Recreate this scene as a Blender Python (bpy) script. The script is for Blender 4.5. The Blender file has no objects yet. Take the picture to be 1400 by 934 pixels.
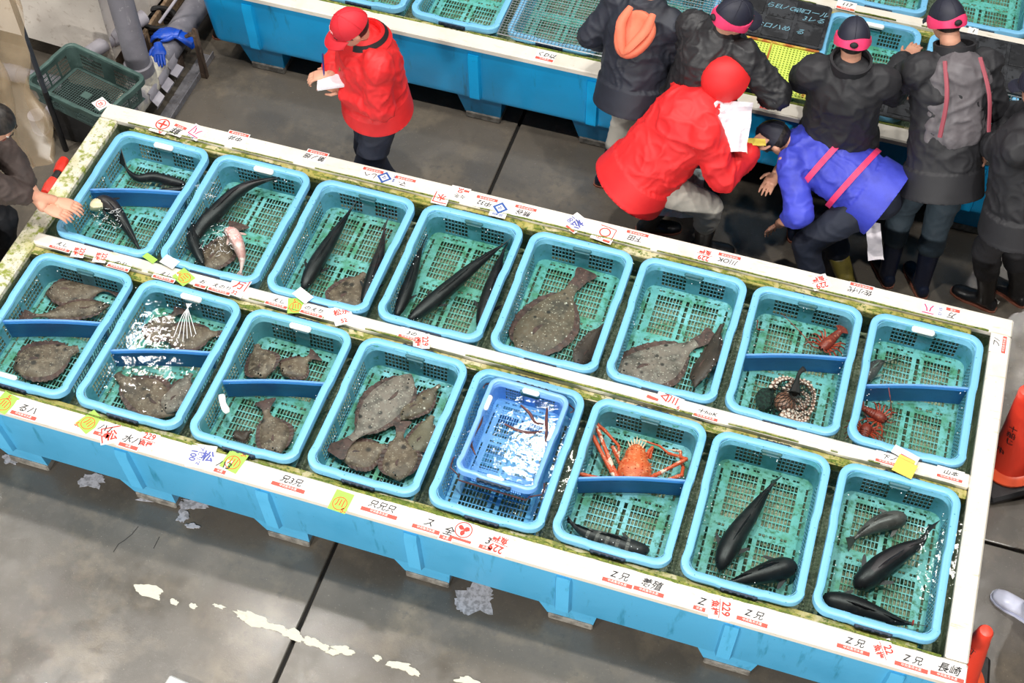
import bpy, bmesh, math, random
from mathutils import Vector, Matrix, noise
random.seed(7)
PI = math.pi
SC = bpy.context.scene
COL = SC.collection
V = Vector

# ------------------------------------------------------------------ camera
F_PX, PITCH, YAW, ROLL = 1927.5, 0.940839, 0.299620, 0.008242
CAM = V((0.0, 0.0, 6.48))
FWD = V((-math.sin(YAW) * math.cos(PITCH), math.cos(YAW) * math.cos(PITCH), -math.sin(PITCH)))
_r = V((math.cos(YAW), math.sin(YAW), 0)); _u = _r.cross(FWD)
RIGHT = _r * math.cos(ROLL) + _u * math.sin(ROLL)
UP = -_r * math.sin(ROLL) + _u * math.cos(ROLL)
cam = bpy.data.cameras.new('camera'); co = bpy.data.objects.new('camera', cam); COL.objects.link(co)
m = Matrix((RIGHT, UP, -FWD)).transposed().to_4x4(); m.translation = CAM
co.matrix_world = m
cam.sensor_width = 36; cam.lens = 36 * F_PX / 1400; cam.clip_start = .1; cam.clip_end = 100
SC.camera = co

# ------------------------------------------------------------------ world, lamps, exposure
w = bpy.data.worlds.new('hall'); SC.world = w; w.use_nodes = True
w.node_tree.nodes['Background'].inputs[0].default_value = (.93, .97, 1, 1)
w.node_tree.nodes['Background'].inputs[1].default_value = .08
LAMP_Z = 8.0
def lamp(x, y, z, power, r=.22, col=(1, .965, .91)):
    l = bpy.data.lights.new('hall_lamp', 'AREA'); l.shape = 'DISK'; l.size = r * 2; l.energy = power; l.color = col
    o = bpy.data.objects.new('hall_lamp', l); o.location = (x, y, z); COL.objects.link(o)
for x in (-5.6, -1.9, 1.8): lamp(x, 3.62, LAMP_Z, 215, .12)
for x in (-8.0, -4.15, -.3, 3.5): lamp(x, 5.35, LAMP_Z, 80)
for x in (-6.85, -2.13, 2.6): lamp(x, 7.85, LAMP_Z, 66)
for x in (-1.7, 3.0): lamp(x, 11.8, LAMP_Z, 85)
for x in (-6.5, -1.6, 3.0): lamp(x, -6.5, 5.3, 1250, .5)
VS = SC.view_settings
SC.display_settings.display_device = 'sRGB'
VS.view_transform = 'Standard'; VS.look = 'None'; VS.gamma = 1; VS.exposure = 0.0
try: VS.use_curve_mapping = False
except Exception: pass

# ------------------------------------------------------------------ helpers
def at(px, py, z):
    """world point on the level z that the photograph shows at this pixel"""
    d = FWD + RIGHT * ((px - 700) / F_PX) - UP * ((py - 467) / F_PX)
    return CAM + d * ((z - CAM.z) / d.z)
def lin(c):
    return tuple((v / 12.92 if v <= .04045 else ((v + .055) / 1.055) ** 2.4) for v in (c[0] / 255, c[1] / 255, c[2] / 255)) + (1,)
MATS = {}
def M(name, col, rough=.5, layers=(), bump=None, metal=0., spec=.5, alpha=1., coat=0., rl=None, world=False, sheen=0.):
    """procedural material. layers: (kind, scale, lo, hi, colour); kind n noise, s voronoi spots, k streaks along x"""
    if name in MATS: return MATS[name]
    mt = bpy.data.materials.new(name); MATS[name] = mt; mt.use_nodes = True
    nt = mt.node_tree; N = nt.nodes; L = nt.links
    b = N['Principled BSDF']
    b.inputs['Roughness'].default_value = rough; b.inputs['Metallic'].default_value = metal
    b.inputs['Specular IOR Level'].default_value = spec; b.inputs['Alpha'].default_value = alpha
    b.inputs['Coat Weight'].default_value = coat; b.inputs['Coat Roughness'].default_value = .12
    if sheen: b.inputs['Sheen Weight'].default_value = sheen
    tc = N.new('ShaderNodeTexCoord'); oi = N.new('ShaderNodeObjectInfo')
    if world:
        g = N.new('ShaderNodeNewGeometry'); vec = g.outputs['Position']
    else:
        ad = N.new('ShaderNodeVectorMath'); ad.operation = 'MULTIPLY_ADD'
        cmb = N.new('ShaderNodeCombineXYZ')
        for i in range(3): L.new(oi.outputs['Random'], cmb.inputs[i])
        L.new(cmb.outputs[0], ad.inputs[0]); ad.inputs[1].default_value = (9, 7, 5)
        L.new(tc.outputs['Object'], ad.inputs[2]); vec = ad.outputs[0]
    def fac(kind, scale, lo, hi):
        src = vec
        if kind == 'r':
            r = N.new('ShaderNodeMapRange'); r.inputs[1].default_value = lo; r.inputs[2].default_value = hi
            L.new(oi.outputs['Random'], r.inputs[0]); return r.outputs[0]
        if kind in 'kj':
            mp = N.new('ShaderNodeMapping'); mp.inputs['Scale'].default_value = (.22, 1, 1) if kind == 'k' else (1, 1, .15)
            L.new(vec, mp.inputs[0]); src = mp.outputs[0]
        if kind in 'nkj':
            t = N.new('ShaderNodeTexNoise'); t.inputs['Detail'].default_value = 5; t.inputs['Roughness'].default_value = .62
            out = t.outputs['Fac']
        else:
            t = N.new('ShaderNodeTexVoronoi'); out = t.outputs['Distance']
        t.inputs['Scale'].default_value = scale; L.new(src, t.inputs['Vector'])
        r = N.new('ShaderNodeMapRange'); r.inputs[1].default_value = lo; r.inputs[2].default_value = hi
        L.new(out, r.inputs[0]); return r.outputs[0]
    cur = None
    base = N.new('ShaderNodeRGB'); base.outputs[0].default_value = lin(col); cur = base.outputs[0]
    for (k, s, lo, hi, c) in layers:
        f = fac(k, s, lo, hi); mx = N.new('ShaderNodeMix'); mx.data_type = 'RGBA'
        L.new(f, mx.inputs[0]); L.new(cur, mx.inputs[6]); mx.inputs[7].default_value = lin(c); cur = mx.outputs[2]
    L.new(cur, b.inputs['Base Color'])
    if rl:
        f = fac('n', rl[0], .38, .62); r = N.new('ShaderNodeMapRange'); r.inputs[3].default_value = rl[1]; r.inputs[4].default_value = rl[2]
        L.new(f, r.inputs[0]); L.new(r.outputs[0], b.inputs['Roughness'])
    if bump:
        f = fac('n', bump[0], 0, 1); bp = N.new('ShaderNodeBump'); bp.inputs['Strength'].default_value = bump[1]; bp.inputs['Distance'].default_value = bump[2] if len(bump) > 2 else .01
        L.new(f, bp.inputs['Height']); L.new(bp.outputs[0], b.inputs['Normal'])
    return mt

def wmat(o):
    m = o.matrix_basis.copy()
    while o.parent: o = o.parent; m = o.matrix_basis @ m
    return m
def tag(o, label=None, cat=None, group=None, kind=None):
    if label: o['label'] = label
    if cat: o['category'] = cat
    if group: o['group'] = group
    if kind: o['kind'] = kind
    return o
def thing(name, label, cat, loc=(0, 0, 0), rz=0, group=None):
    o = bpy.data.objects.new(name, None); COL.objects.link(o); o.empty_display_size = .1
    o.location = loc; o.rotation_euler = (0, 0, rz)
    return tag(o, label, cat, group)
def copy_tree(o, parent=None):
    c = o.copy(); COL.objects.link(c); c.parent = parent
    for ch in list(o.children): copy_tree(ch, c)
    return c
class MB:
    def __init__(s): s.v = []; s.f = []
    def add(s, vs, fs):
        n = len(s.v); s.v += [V(p) for p in vs]; s.f += [[i + n for i in f] for f in fs]; return s
    def cbox(s, p0, p1, b=.004, M_=None):
        """box with chamfered edges"""
        c = [(p0[i] + p1[i]) / 2 for i in range(3)]; h = [abs(p1[i] - p0[i]) / 2 for i in range(3)]
        b = min(b, min(h) * .9); vs = []; idx = {}
        for sx in (-1, 1):
            for sy in (-1, 1):
                for sz in (-1, 1):
                    for a in range(3):
                        q = [sx * (h[0] - (b if a != 0 else 0)), sy * (h[1] - (b if a != 1 else 0)), sz * (h[2] - (b if a != 2 else 0))]
                        idx[(sx, sy, sz, a)] = len(vs); vs.append(V(q) + V(c))
        fs = []
        def g(k): return idx[k]
        for a in range(3):
            o = [i for i in range(3) if i != a]
            for sg in (-1, 1):
                q = []
                for (s1, s2) in ((-1, -1), (1, -1), (1, 1), (-1, 1)):
                    k = [0, 0, 0]; k[a] = sg; k[o[0]] = s1; k[o[1]] = s2; q.append(g((*k, a)))
                fs.append(q)
        for a in range(3):
            o = [i for i in range(3) if i != a]
            for s1 in (-1, 1):
                for s2 in (-1, 1):
                    q = []
                    for (sa, ax) in ((-1, o[0]), (1, o[0]), (1, o[1]), (-1, o[1])):
                        k = [0, 0, 0]; k[a] = sa; k[o[0]] = s1; k[o[1]] = s2; q.append(g((*k, ax)))
                    fs.append(q)
        for sx in (-1, 1):
            for sy in (-1, 1):
                for sz in (-1, 1): fs.append([g((sx, sy, sz, a)) for a in range(3)])
        if M_: vs = [M_ @ p for p in vs]
        return s.add(vs, fs)
    def loft(s, rings, closed=True, caps=True):
        n = len(rings[0]); vs = [p for r in rings for p in r]; fs = []
        for i in range(len(rings) - 1):
            for j in range(n if closed else n - 1):
                k = (j + 1) % n
                fs.append([i * n + j, i * n + k, (i + 1) * n + k, (i + 1) * n + j])
        if caps and closed: fs.append(list(range(n))[::-1]); fs.append([(len(rings) - 1) * n + j for j in range(n)])
        return s.add(vs, fs)
    def tube(s, pts, r, n=8, flat=1.0, up=V((0, 0, 1))):
        pts = [V(p) for p in pts]; k = len(pts); rs = r if isinstance(r, (list, tuple)) else [r] * k; rings = []
        for i in range(k):
            t = (pts[min(i + 1, k - 1)] - pts[max(i - 1, 0)]).normalized()
            a = t.cross(up)
            if a.length < .05: a = t.cross(V((0, 1, .1)))
            a.normalize(); b = a.cross(t)
            rings.append([pts[i] + (a * math.cos(q) + b * math.sin(q) * flat) * rs[i] for q in [2 * PI * j / n for j in range(n)]])
        return s.loft(rings)
    def lathe(s, prof, n=20, c=(0, 0, 0), M_=None):
        rings = [[V((r * math.cos(2 * PI * j / n) + c[0], r * math.sin(2 * PI * j / n) + c[1], z + c[2])) for j in range(n)] for r, z in prof]
        if M_: rings = [[M_ @ p for p in r] for r in rings]
        return s.loft(rings)
    def prism(s, pts, z0, z1):
        n = len(pts); vs = [V((p[0], p[1], z0)) for p in pts] + [V((p[0], p[1], z1)) for p in pts]
        return s.add(vs, [list(range(n))[::-1], list(range(n, 2 * n))] + [[i, (i + 1) % n, n + (i + 1) % n, n + i] for i in range(n)])
    def ell(s, c, r, n=12, M_=None):
        rings = []
        for i in range(1, n // 2 + 2):
            a = PI * (i - .5) / (n // 2 + 1)
            rings.append([V((r[0] * math.sin(a) * math.cos(2 * PI * j / n), r[1] * math.sin(a) * math.sin(2 * PI * j / n), r[2] * math.cos(a))) for j in range(n)])
        rings = [[((M_ @ p) if M_ else p) + V(c) for p in q] for q in rings]
        return s.loft(rings)
    def perf(s, fn, us, vs, solid, th):
        """plate with openings: fn(u, v, depth) places it, solid(i, j) keeps a cell"""
        nu, nv = len(us) - 1, len(vs) - 1; ids = {}
        S = [[solid(i, j) for j in range(nv)] for i in range(nu)]
        def gid(i, j, l):
            k = (i, j, l)
            if k not in ids: ids[k] = len(s.v); s.v.append(V(fn(us[i], vs[j], l * th)))
            return ids[k]
        ok = lambda i, j: 0 <= i < nu and 0 <= j < nv and S[i][j]
        for i in range(nu):
            for j in range(nv):
                if not S[i][j]: continue
                for l in (0, 1): s.f.append([gid(i, j, l), gid(i + 1, j, l), gid(i + 1, j + 1, l), gid(i, j + 1, l)])
                for (di, dj, a, b) in ((-1, 0, (i, j), (i, j + 1)), (1, 0, (i + 1, j), (i + 1, j + 1)), (0, -1, (i, j), (i + 1, j)), (0, 1, (i, j + 1), (i + 1, j + 1))):
                    if not ok(i + di, j + dj): s.f.append([gid(*a, 0), gid(*b, 0), gid(*b, 1), gid(*a, 1)])
        return s
    def build(s, name, mat, parent=None, world=True, smooth=35, origin=None):
        vs = s.v
        loc = V((0, 0, 0))
        if parent is not None and world:
            im = wmat(parent).inverted(); vs = [im @ p for p in vs]
        elif parent is None:
            if origin is None:
                xs = [p.x for p in vs]; ys = [p.y for p in vs]; zs = [p.z for p in vs]
                loc = V(((min(xs) + max(xs)) / 2, (min(ys) + max(ys)) / 2, min(zs)))
            else: loc = V(origin)
            vs = [p - loc for p in vs]
        me = bpy.data.meshes.new(name); me.from_pydata([tuple(p) for p in vs], [], s.f)
        bm = bmesh.new(); bm.from_mesh(me); bmesh.ops.recalc_face_normals(bm, faces=bm.faces); bm.to_mesh(me); bm.free()
        if smooth: me.shade_smooth(); me.set_sharp_from_angle(angle=math.radians(smooth))
        me.materials.append(mat)
        o = bpy.data.objects.new(name, me); COL.objects.link(o); o.location = loc; o.parent = parent
        return o
def rrect(a, b, r, n=6, ox=0., oy=0.):
    out = []
    for (sx, sy, a0) in ((1, 1, 0), (-1, 1, PI / 2), (-1, -1, PI), (1, -1, 3 * PI / 2)):
        for i in range(n + 1):
            t = a0 + PI / 2 * i / n
            out.append((ox + sx * (a - r) + r * math.cos(t), oy + sy * (b - r) + r * math.sin(t)))
    return out
def spline(pts, n):
    """Catmull-Rom through pts, n+1 samples"""
    P = [V(p) for p in pts]; P = [P[0] * 2 - P[1]] + P + [P[-1] * 2 - P[-2]]; k = len(P) - 3; out = []
    for i in range(n + 1):
        t = i / n * k; j = min(int(t), k - 1); f = t - j
        a, b, c, d = P[j:j + 4]
        out.append(.5 * ((2 * b) + (c - a) * f + (2 * a - 5 * b + 4 * c - d) * f * f + (3 * b - a - 3 * c + d) * f ** 3))
    return out
def interp(tab, t):
    for (a, va), (b, vb) in zip(tab, tab[1:]):
        if t <= b: return va + (vb - va) * (t - a) / max(b - a, 1e-6)
    return tab[-1][1]

# ------------------------------------------------------------------ materials
M('concrete', (103, 96, 87), .5, [('n', .8, .42, .62, (84, 79, 72)), ('n', 3.1, .5, .7, (120, 110, 96)), ('n', 22, .52, .72, (96, 90, 83)), ('n', 90, .62, .75, (136, 128, 116))], (150, .20, .0022), rl=(1.7, .06, .34), world=True)
M('joint', (34, 32, 30), .8)
M('paint', (206, 201, 184), .6, [('n', 30, .5, .7, (206, 200, 180))], (80, .4))
M('foam_scum', (196, 196, 204), .5, [('n', 40, .45, .6, (150, 150, 155))])
M('tank_blue', (84, 180, 228), .36, [('n', 2.5, .5, .75, (70, 168, 216)), ('j', 14, .6, .72, (40, 140, 175)), ('n', 60, .69, .74, (22, 74, 100))], (30, .08, .01), world=True)
M('tank_deep', (10, 160, 222), .36, [('n', 2.5, .5, .75, (6, 148, 208)), ('j', 14, .6, .72, (14, 118, 160)), ('n', 60, .69, .74, (12, 60, 90))], (30, .08, .01), world=True)
M('rim_white', (226, 220, 208), .42, [('n', 5, .5, .75, (214, 206, 188)), ('n', 55, .66, .75, (180, 164, 126)), ('k', 30, .62, .72, (194, 184, 160))], (40, .12, .005), world=True)
M('rim_mossy', (220, 214, 196), .5, [('n', 4, .45, .6, (190, 186, 130)), ('n', 26, .48, .62, (140, 150, 62)), ('n', 70, .58, .7, (92, 106, 40))], (50, .3, .006), world=True)
M('ledge_mossy', (208, 198, 164), .5, [('n', 5, .40, .56, (172, 162, 84)), ('n', 14, .5, .6, (124, 130, 44)), ('n', 40, .54, .64, (74, 100, 28))], (60, .5, .008), world=True)
M('algae', (104, 124, 40), .7, [('n', 40, .45, .6, (156, 158, 74)), ('n', 90, .52, .66, (56, 78, 22))], (120, .9, .01), world=True)
M('tank_floor', (176, 178, 152), .8, [('n', 40, .42, .56, (132, 140, 110)), ('n', 110, .52, .62, (206, 204, 178)), ('n', 3, .45, .65, (142, 156, 124))], (90, .6, .01), world=True)
M('basket_rim', (120, 188, 228), .33, [('n', 10, .6, .8, (96, 170, 214)), ('s', 26, .12, .06, (58, 140, 150))], (40, .1, .004))
M('basket_wall', (120, 188, 218), .45, [('r', 0, .4, 1.6, (90, 150, 140)), ('n', 6, .42, .66, (80, 156, 176)), ('n', 26, .58, .72, (58, 134, 110))], (60, .15, .004))
M('basket_floor', (146, 214, 226), .5, [('r', 0, .30, 1.25, (104, 172, 148)), ('n', 2.2, .40, .64, (108, 190, 184)), ('n', 9, .46, .66, (84, 156, 124)), ('n', 38, .52, .66, (54, 114, 78))], (60, .3, .006))
M('basket_clean', (122, 196, 236), .35, [('n', 8, .5, .8, (104, 180, 226))], (40, .1, .004))
M('inner_blue', (126, 178, 240), .3, [('n', 9, .5, .8, (108, 164, 232))], (40, .1, .003))
M('slot_shade', (18, 40, 62), .5)  # near-black blue standing in for the shade inside the handle openings
M('handle_dark', (52, 104, 116), .45, [('n', 30, .5, .7, (44, 84, 66))])
M('foam_white', (250, 249, 246), .6, [('n', 50, .6, .8, (226, 224, 216))], (90, .3, .004))
M('divider_blue', (56, 130, 206), .38, [('k', 12, .55, .8, (46, 114, 188)), ('n', 70, .66, .74, (26, 74, 130))], (30, .1, .004))
M('divider_lit_edge', (104, 160, 232), .35)  # paler blue puts the light caught by the plate tops into colour
M('paper', (238, 235, 232), .6, [('n', 25, .55, .8, (214, 210, 204))], (30, .2, .003))
M('paper_green', (158, 214, 82), .55, [('n', 25, .55, .8, (146, 200, 74))])
M('paper_yellow', (220, 196, 84), .55, [('n', 25, .55, .8, (210, 182, 66))])
M('ink_red', (232, 62, 50), .6); M('ink_black', (30, 30, 34), .6); M('ink_blue', (44, 86, 160), .6)
M('ink_violet', (82, 92, 168), .6); M('ink_magenta', (206, 40, 112), .6); M('ink_orange', (226, 98, 40), .6); M('band_red', (238, 84, 70), .6); M('chalk', (112, 158, 176), .8)
def water_mat():
    mt = bpy.data.materials.new('water'); mt.use_nodes = True; nt = mt.node_tree; N = nt.nodes; L = nt.links
    for n in list(N):
        if n.type != 'OUTPUT_MATERIAL': N.remove(n)
    out = N['Material Output']
    tr = N.new('ShaderNodeBsdfTransparent'); tr.inputs[0].default_value = (.92, .985, .975, 1)
    gl = N.new('ShaderNodeBsdfGlossy'); gl.inputs['Roughness'].default_value = .03; gl.inputs['Color'].default_value = (1, 1, 1, 1)
    fr = N.new('ShaderNodeFresnel'); fr.inputs['IOR'].default_value = 1.33
    g = N.new('ShaderNodeNewGeometry'); bump = None
    for sc, st, di in ((5, .20, .02), (26, .16, .006)):
        t = N.new('ShaderNodeTexNoise'); t.inputs['Scale'].default_value = sc; t.inputs['Detail'].default_value = 3
        L.new(g.outputs['Position'], t.inputs['Vector'])
        b = N.new('ShaderNodeBump'); b.inputs['Strength'].default_value = st; b.inputs['Distance'].default_value = di
        L.new(t.outputs['Fac'], b.inputs['Height'])
        if bump: L.new(bump.outputs[0], b.inputs['Normal'])
        bump = b
    L.new(bump.outputs[0], gl.inputs['Normal']); L.new(bump.outputs[0], fr.inputs['Normal'])
    mx = N.new('ShaderNodeMixShader'); L.new(fr.outputs[0], mx.inputs[0]); L.new(tr.outputs[0], mx.inputs[1]); L.new(gl.outputs[0], mx.inputs[2])
    L.new(mx.outputs[0], out.inputs['Surface']); MATS['water'] = mt
water_mat()
# ================================================================== floor
FX = -1.87; FY = 4.04; GAP = .011
floor = MB().cbox((-9, -1, -.16), (6, 12, -.035), .01).build('floor', MATS['joint'], origin=(0, 0, -.16)); floor['kind'] = 'structure'
for (x0, x1, y0, y1) in ((-9, FX - GAP, -1, 12), (FX + GAP, 6, -1, FY - GAP), (FX + GAP, 6, FY + GAP, 12)):
    MB().cbox((x0, y0, -.035), (x1, y1, 0), .004).build('concrete_slab', MATS['concrete'], floor)
def splat(mb, c, rx, ry, rot, h, z=0., n=26, amp=.35, sd=0., fr=1.6):
    pts = []
    for i in range(n):
        a = 2 * PI * i / n
        q = V((math.cos(a) * fr + sd, math.sin(a) * fr, sd * 1.7)); k = max(.3, 1 + amp * noise.noise(q) + amp * .45 * noise.noise(q * 3.1))
        x, y = rx * k * math.cos(a), ry * k * math.sin(a)
        pts.append((c[0] + x * math.cos(rot) - y * math.sin(rot), c[1] + x * math.sin(rot) + y * math.cos(rot)))
    b = len(pts); mb.add([(p[0], p[1], z) for p in pts] + [(p[0], p[1], z + h) for p in pts] + [(c[0], c[1], z + h)], [[i, (i + 1) % b, b + (i + 1) % b, b + i] for i in range(b)] + [[b + i, b + (i + 1) % b, 2 * b] for i in range(b)])
# flakes left of a worn white line along the walkway
for i, (px, py, rx, ry) in enumerate(((206, 809, .085, .028), (238, 823, .022, .014), (264, 829, .018, .014), (299, 829, .035, .010), (352, 849, .10, .03), (378, 858, .05, .022), (400, 868, .07, .026), (425, 877, .05, .02), (441, 884, .03, .016), (470, 889, .06, .024), (516, 900, .022, .014), (545, 910, .06, .02), (562, 917, .05, .02), (640, 932, .06, .02), (330, 843, .03, .014), (455, 893, .03, .015))):
    mb = MB(); splat(mb, at(px, py, 0), rx, ry, -.03 + .1 * math.sin(i * 3), .0008 + .0003 * i, n=34, amp=.6, sd=i * 3.3, fr=1.5)
    o = mb.build('paint_flake', MATS['paint'], floor)
for i, (px, py, rx, ry) in enumerate(((655, 818, .10, .075), (640, 826, .05, .05), (128, 657, .07, .04), (225, 684, .10, .03), (262, 690, .08, .03), (205, 675, .05, .025), (500, 700, .0, 0), (250, 706, .03, .04), (263, 719, .03, .015), (15, 628, .05, .03), (1000, 800, 0, 0))):
    if not rx: continue
    mb = MB(); splat(mb, at(px, py, 0), rx, ry, .2, .0008 + .0004 * i, n=40, amp=.7, sd=i * 5.1, fr=1.6)
    tag(mb.build('soap_foam', MATS['foam_scum'], floor))
# thin cracks
mb = MB()
for pl in (((189, 720), (180, 731), (170, 739), (162, 744), (155, 755)), ((218, 734), (214, 742), (210, 750))):
    mb.tube([at(a, b, .0004) for a, b in pl], .0022, 4, flat=.25)
tag(mb.build('crack', MATS['joint'], floor))

# ================================================================== tanks
TX0, TX1, TY0, TY1, RZ = -3.992, 1.179, 2.873, 4.962, .68
RIBS = [-3.63, -2.887, -2.138, -1.383, -.633, .158, .905]
def make_tank(label, mossy=True):
    cx, cy = (TX0 + TX1) / 2, (TY0 + TY1) / 2; hx, hy = (TX1 - TX0) / 2, (TY1 - TY0) / 2
    root = thing('fish_tank', label, 'fish tank', (cx, cy, 0))
    rings = []
    def rg(ins, z, r): return [V((x, y, z)) for x, y in rrect(hx - ins, hy - ins, r, 5, cx, cy)]
    rings = [rg(.055, .20, .06), rg(.045, .215, .07), rg(.018, .60, .07), rg(.012, .636, .06), rg(.080, .636, .03)]
    mb = MB(); mb.loft(rings, caps=False); mb.f.append(list(range(24))[::-1])
    mb.build('shell', MATS['tank_blue'], root)
    MB().loft([rg(.080, .636, .03), rg(.088, .44, .03)], caps=False).build('liner', MATS['tank_floor'], root)
    MB().cbox((TX0 + .08, TY0 + .08, .40), (TX1 - .08, TY1 - .08, .45), .003).build('tank_floor', MATS['tank_floor'], root)
    for x in RIBS:
        for (ys, s) in ((TY0, 1), (TY1, -1)):
            f = lambda ins, z, w_: [(x - w_, ys + s * ins, z), (x + w_, ys + s * ins, z)]
            rings = []
            for z, ins in ((.215, .046), (.225, .030), (.56, .008), (.60, .016)):
                o = V((0, s * ins, 0)); rings.append([V((x - .045, ys + s * (ins + .02), z)), V((x - .032, ys + s * (ins - .008), z)), V((x + .032, ys + s * (ins - .008), z)), V((x + .045, ys + s * (ins + .02), z))])
            MB().loft(rings).build('rib', MATS['tank_blue'], root)
            rings = []
            for z, w_, y0 in ((.20, .165, .06), (.23, .15, .052), (.05, .115, .085)):
                pass
            mb = MB(); a = ys + s * .052; b = ys + s * .36
            top = [(x - .13, a, .215), (x + .17, a, .215), (x + .17, b, .215), (x - .13, b, .215)]
            bot = [(x - .085, a + s * .03, .045), (x + .15, a + s * .03, .045), (x + .15, b - s * .03, .045), (x - .085, b - s * .03, .045)]
            mb.loft([[V(p) for p in bot], [V(p) for p in top]]); ft = mb.build('foot', MATS['tank_blue'], root, smooth=20)
            MB().cbox((x - .08, min(a, b) + .02, 0), (x + .15, max(a, b) - .05, .05), .006).build('pad', M('pad', (96, 92, 86), .7, [('n', 20, .4, .6, (140, 136, 128))]), ft)
    wb = .112
    def board(p0, p1, mat, name='rim_board', b=.008): return MB().cbox(p0, p1, b).build(name, MATS[mat], root)
    board((TX0, TY0, .636), (TX1, TY0 + wb, RZ), 'rim_white'); board((TX0, TY1 - wb, .636), (TX1, TY1, RZ), 'rim_white')
    board((TX0, TY0 + wb + .002, .636), (TX0 + wb, TY1 - wb - .002, RZ), 'rim_mossy' if mossy else 'rim_white')
    board((TX1 - .102, TY0 + wb + .002, .636), (TX1, TY1 - wb - .002, RZ), 'rim_white')
    # lower ledges inside the boards, then the middle plank
    board((TX0 + .20, TY0 + wb, .612), (TX1 - .22, TY0 + wb + .045, .652), 'ledge_mossy', 'ledge', .004)
    board((TX0 + .22, TY1 - wb - .05, .612), (TX1 - .20, TY1 - wb, .660), 'ledge_mossy', 'ledge', .004)
    board((TX0 + .09, 3.885, .60), (TX1 - .10, 3.962, RZ + .004), 'rim_white', 'middle_plank', .012)
    board((TX0 + .10, 3.833, .60), (TX1 - .105, 3.883, .655), 'ledge_mossy', 'ledge', .004)
    return root
tank = make_tank('long blue fish tank with white boards and sixteen wet baskets, nearest the viewer')
# algae growing along the inner edges
def algae_strip(root, x0, x1, y, z, wmin, wmax, sd, dy=1):
    mb = MB(); n = int((x1 - x0) / .012); run = []
    def flush():
        if len(run) > 3:
            rings = [[V((x, y, z - .004)), V((x, y, z + h)), V((x, y + dy * w_ * .7, z + h)), V((x, y + dy * w_, z - .004))] for x, w_, h in run]
            mb.loft(rings)
        run.clear()
    for i in range(n):
        x = x0 + i * .012
        v = noise.noise(V((x * 3.1, sd, 0))) + .6 * noise.noise(V((x * 13, sd, 3))) + .35
        if v > 0: run.append((x, wmin + (wmax - wmin) * min(v, 1) + .003 * noise.noise(V((x * 60, sd, 1))), .002 + .002 * v))
        else: flush()
    flush()
    if mb.v: tag(mb.build('algae', MATS['algae'], root), kind='stuff')
algae_strip(tank, TX0 + .12, TX1 - .1, TY0 + .117, RZ, .004, .020, 1.3, -1)
algae_strip(tank, TX0 + .2, TX1 - .2, TY0 + .12, .652, .006, .03, 4.4)
algae_strip(tank, TX0 + .12, TX1 - .1, TY1 - .114, RZ, .004, .012, 2.2)
algae_strip(tank, TX0 + .2, TX1 - .2, TY1 - .150, .660, .006, .03, 6.1)
algae_strip(tank, TX0 + .12, TX1 - .12, 3.838, .655, .01, .04, 8.7)
algae_strip(tank, TX0 + .3, TX1 - .5, 3.884, .684, .003, .012, 12.7)
back = copy_tree(tank); back.location.y += 3.187
tag(back, 'long blue fish tank behind the people, at the top of the photo')
for o in [back] + list(back.children_recursive):
    if o.type == 'MESH' and o.data.materials[0] == MATS['tank_blue']: o.data = o.data.copy(); o.data.materials[0] = MATS['tank_deep']
def water(x0, x1, y0, y1, z, label, name='tank_water'):
    o = MB().add([(x0, y0, z), (x1, y0, z), (x1, y1, z), (x0, y1, z)], [[0, 1, 2, 3]]).build(name, MATS['water'])
    tag(o, label, 'water', kind='stuff'); return o
WZ = .652
water(TX0 + .10, TX1 - .095, TY0 + .10, TY1 - .1, WZ - .004, 'clear water filling the near fish tank around its baskets')
water(TX0 + .10, TX1 - .095, TY0 + 3.287, TY1 + 3.087, WZ - .004, 'clear water filling the far fish tank behind the people')

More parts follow.
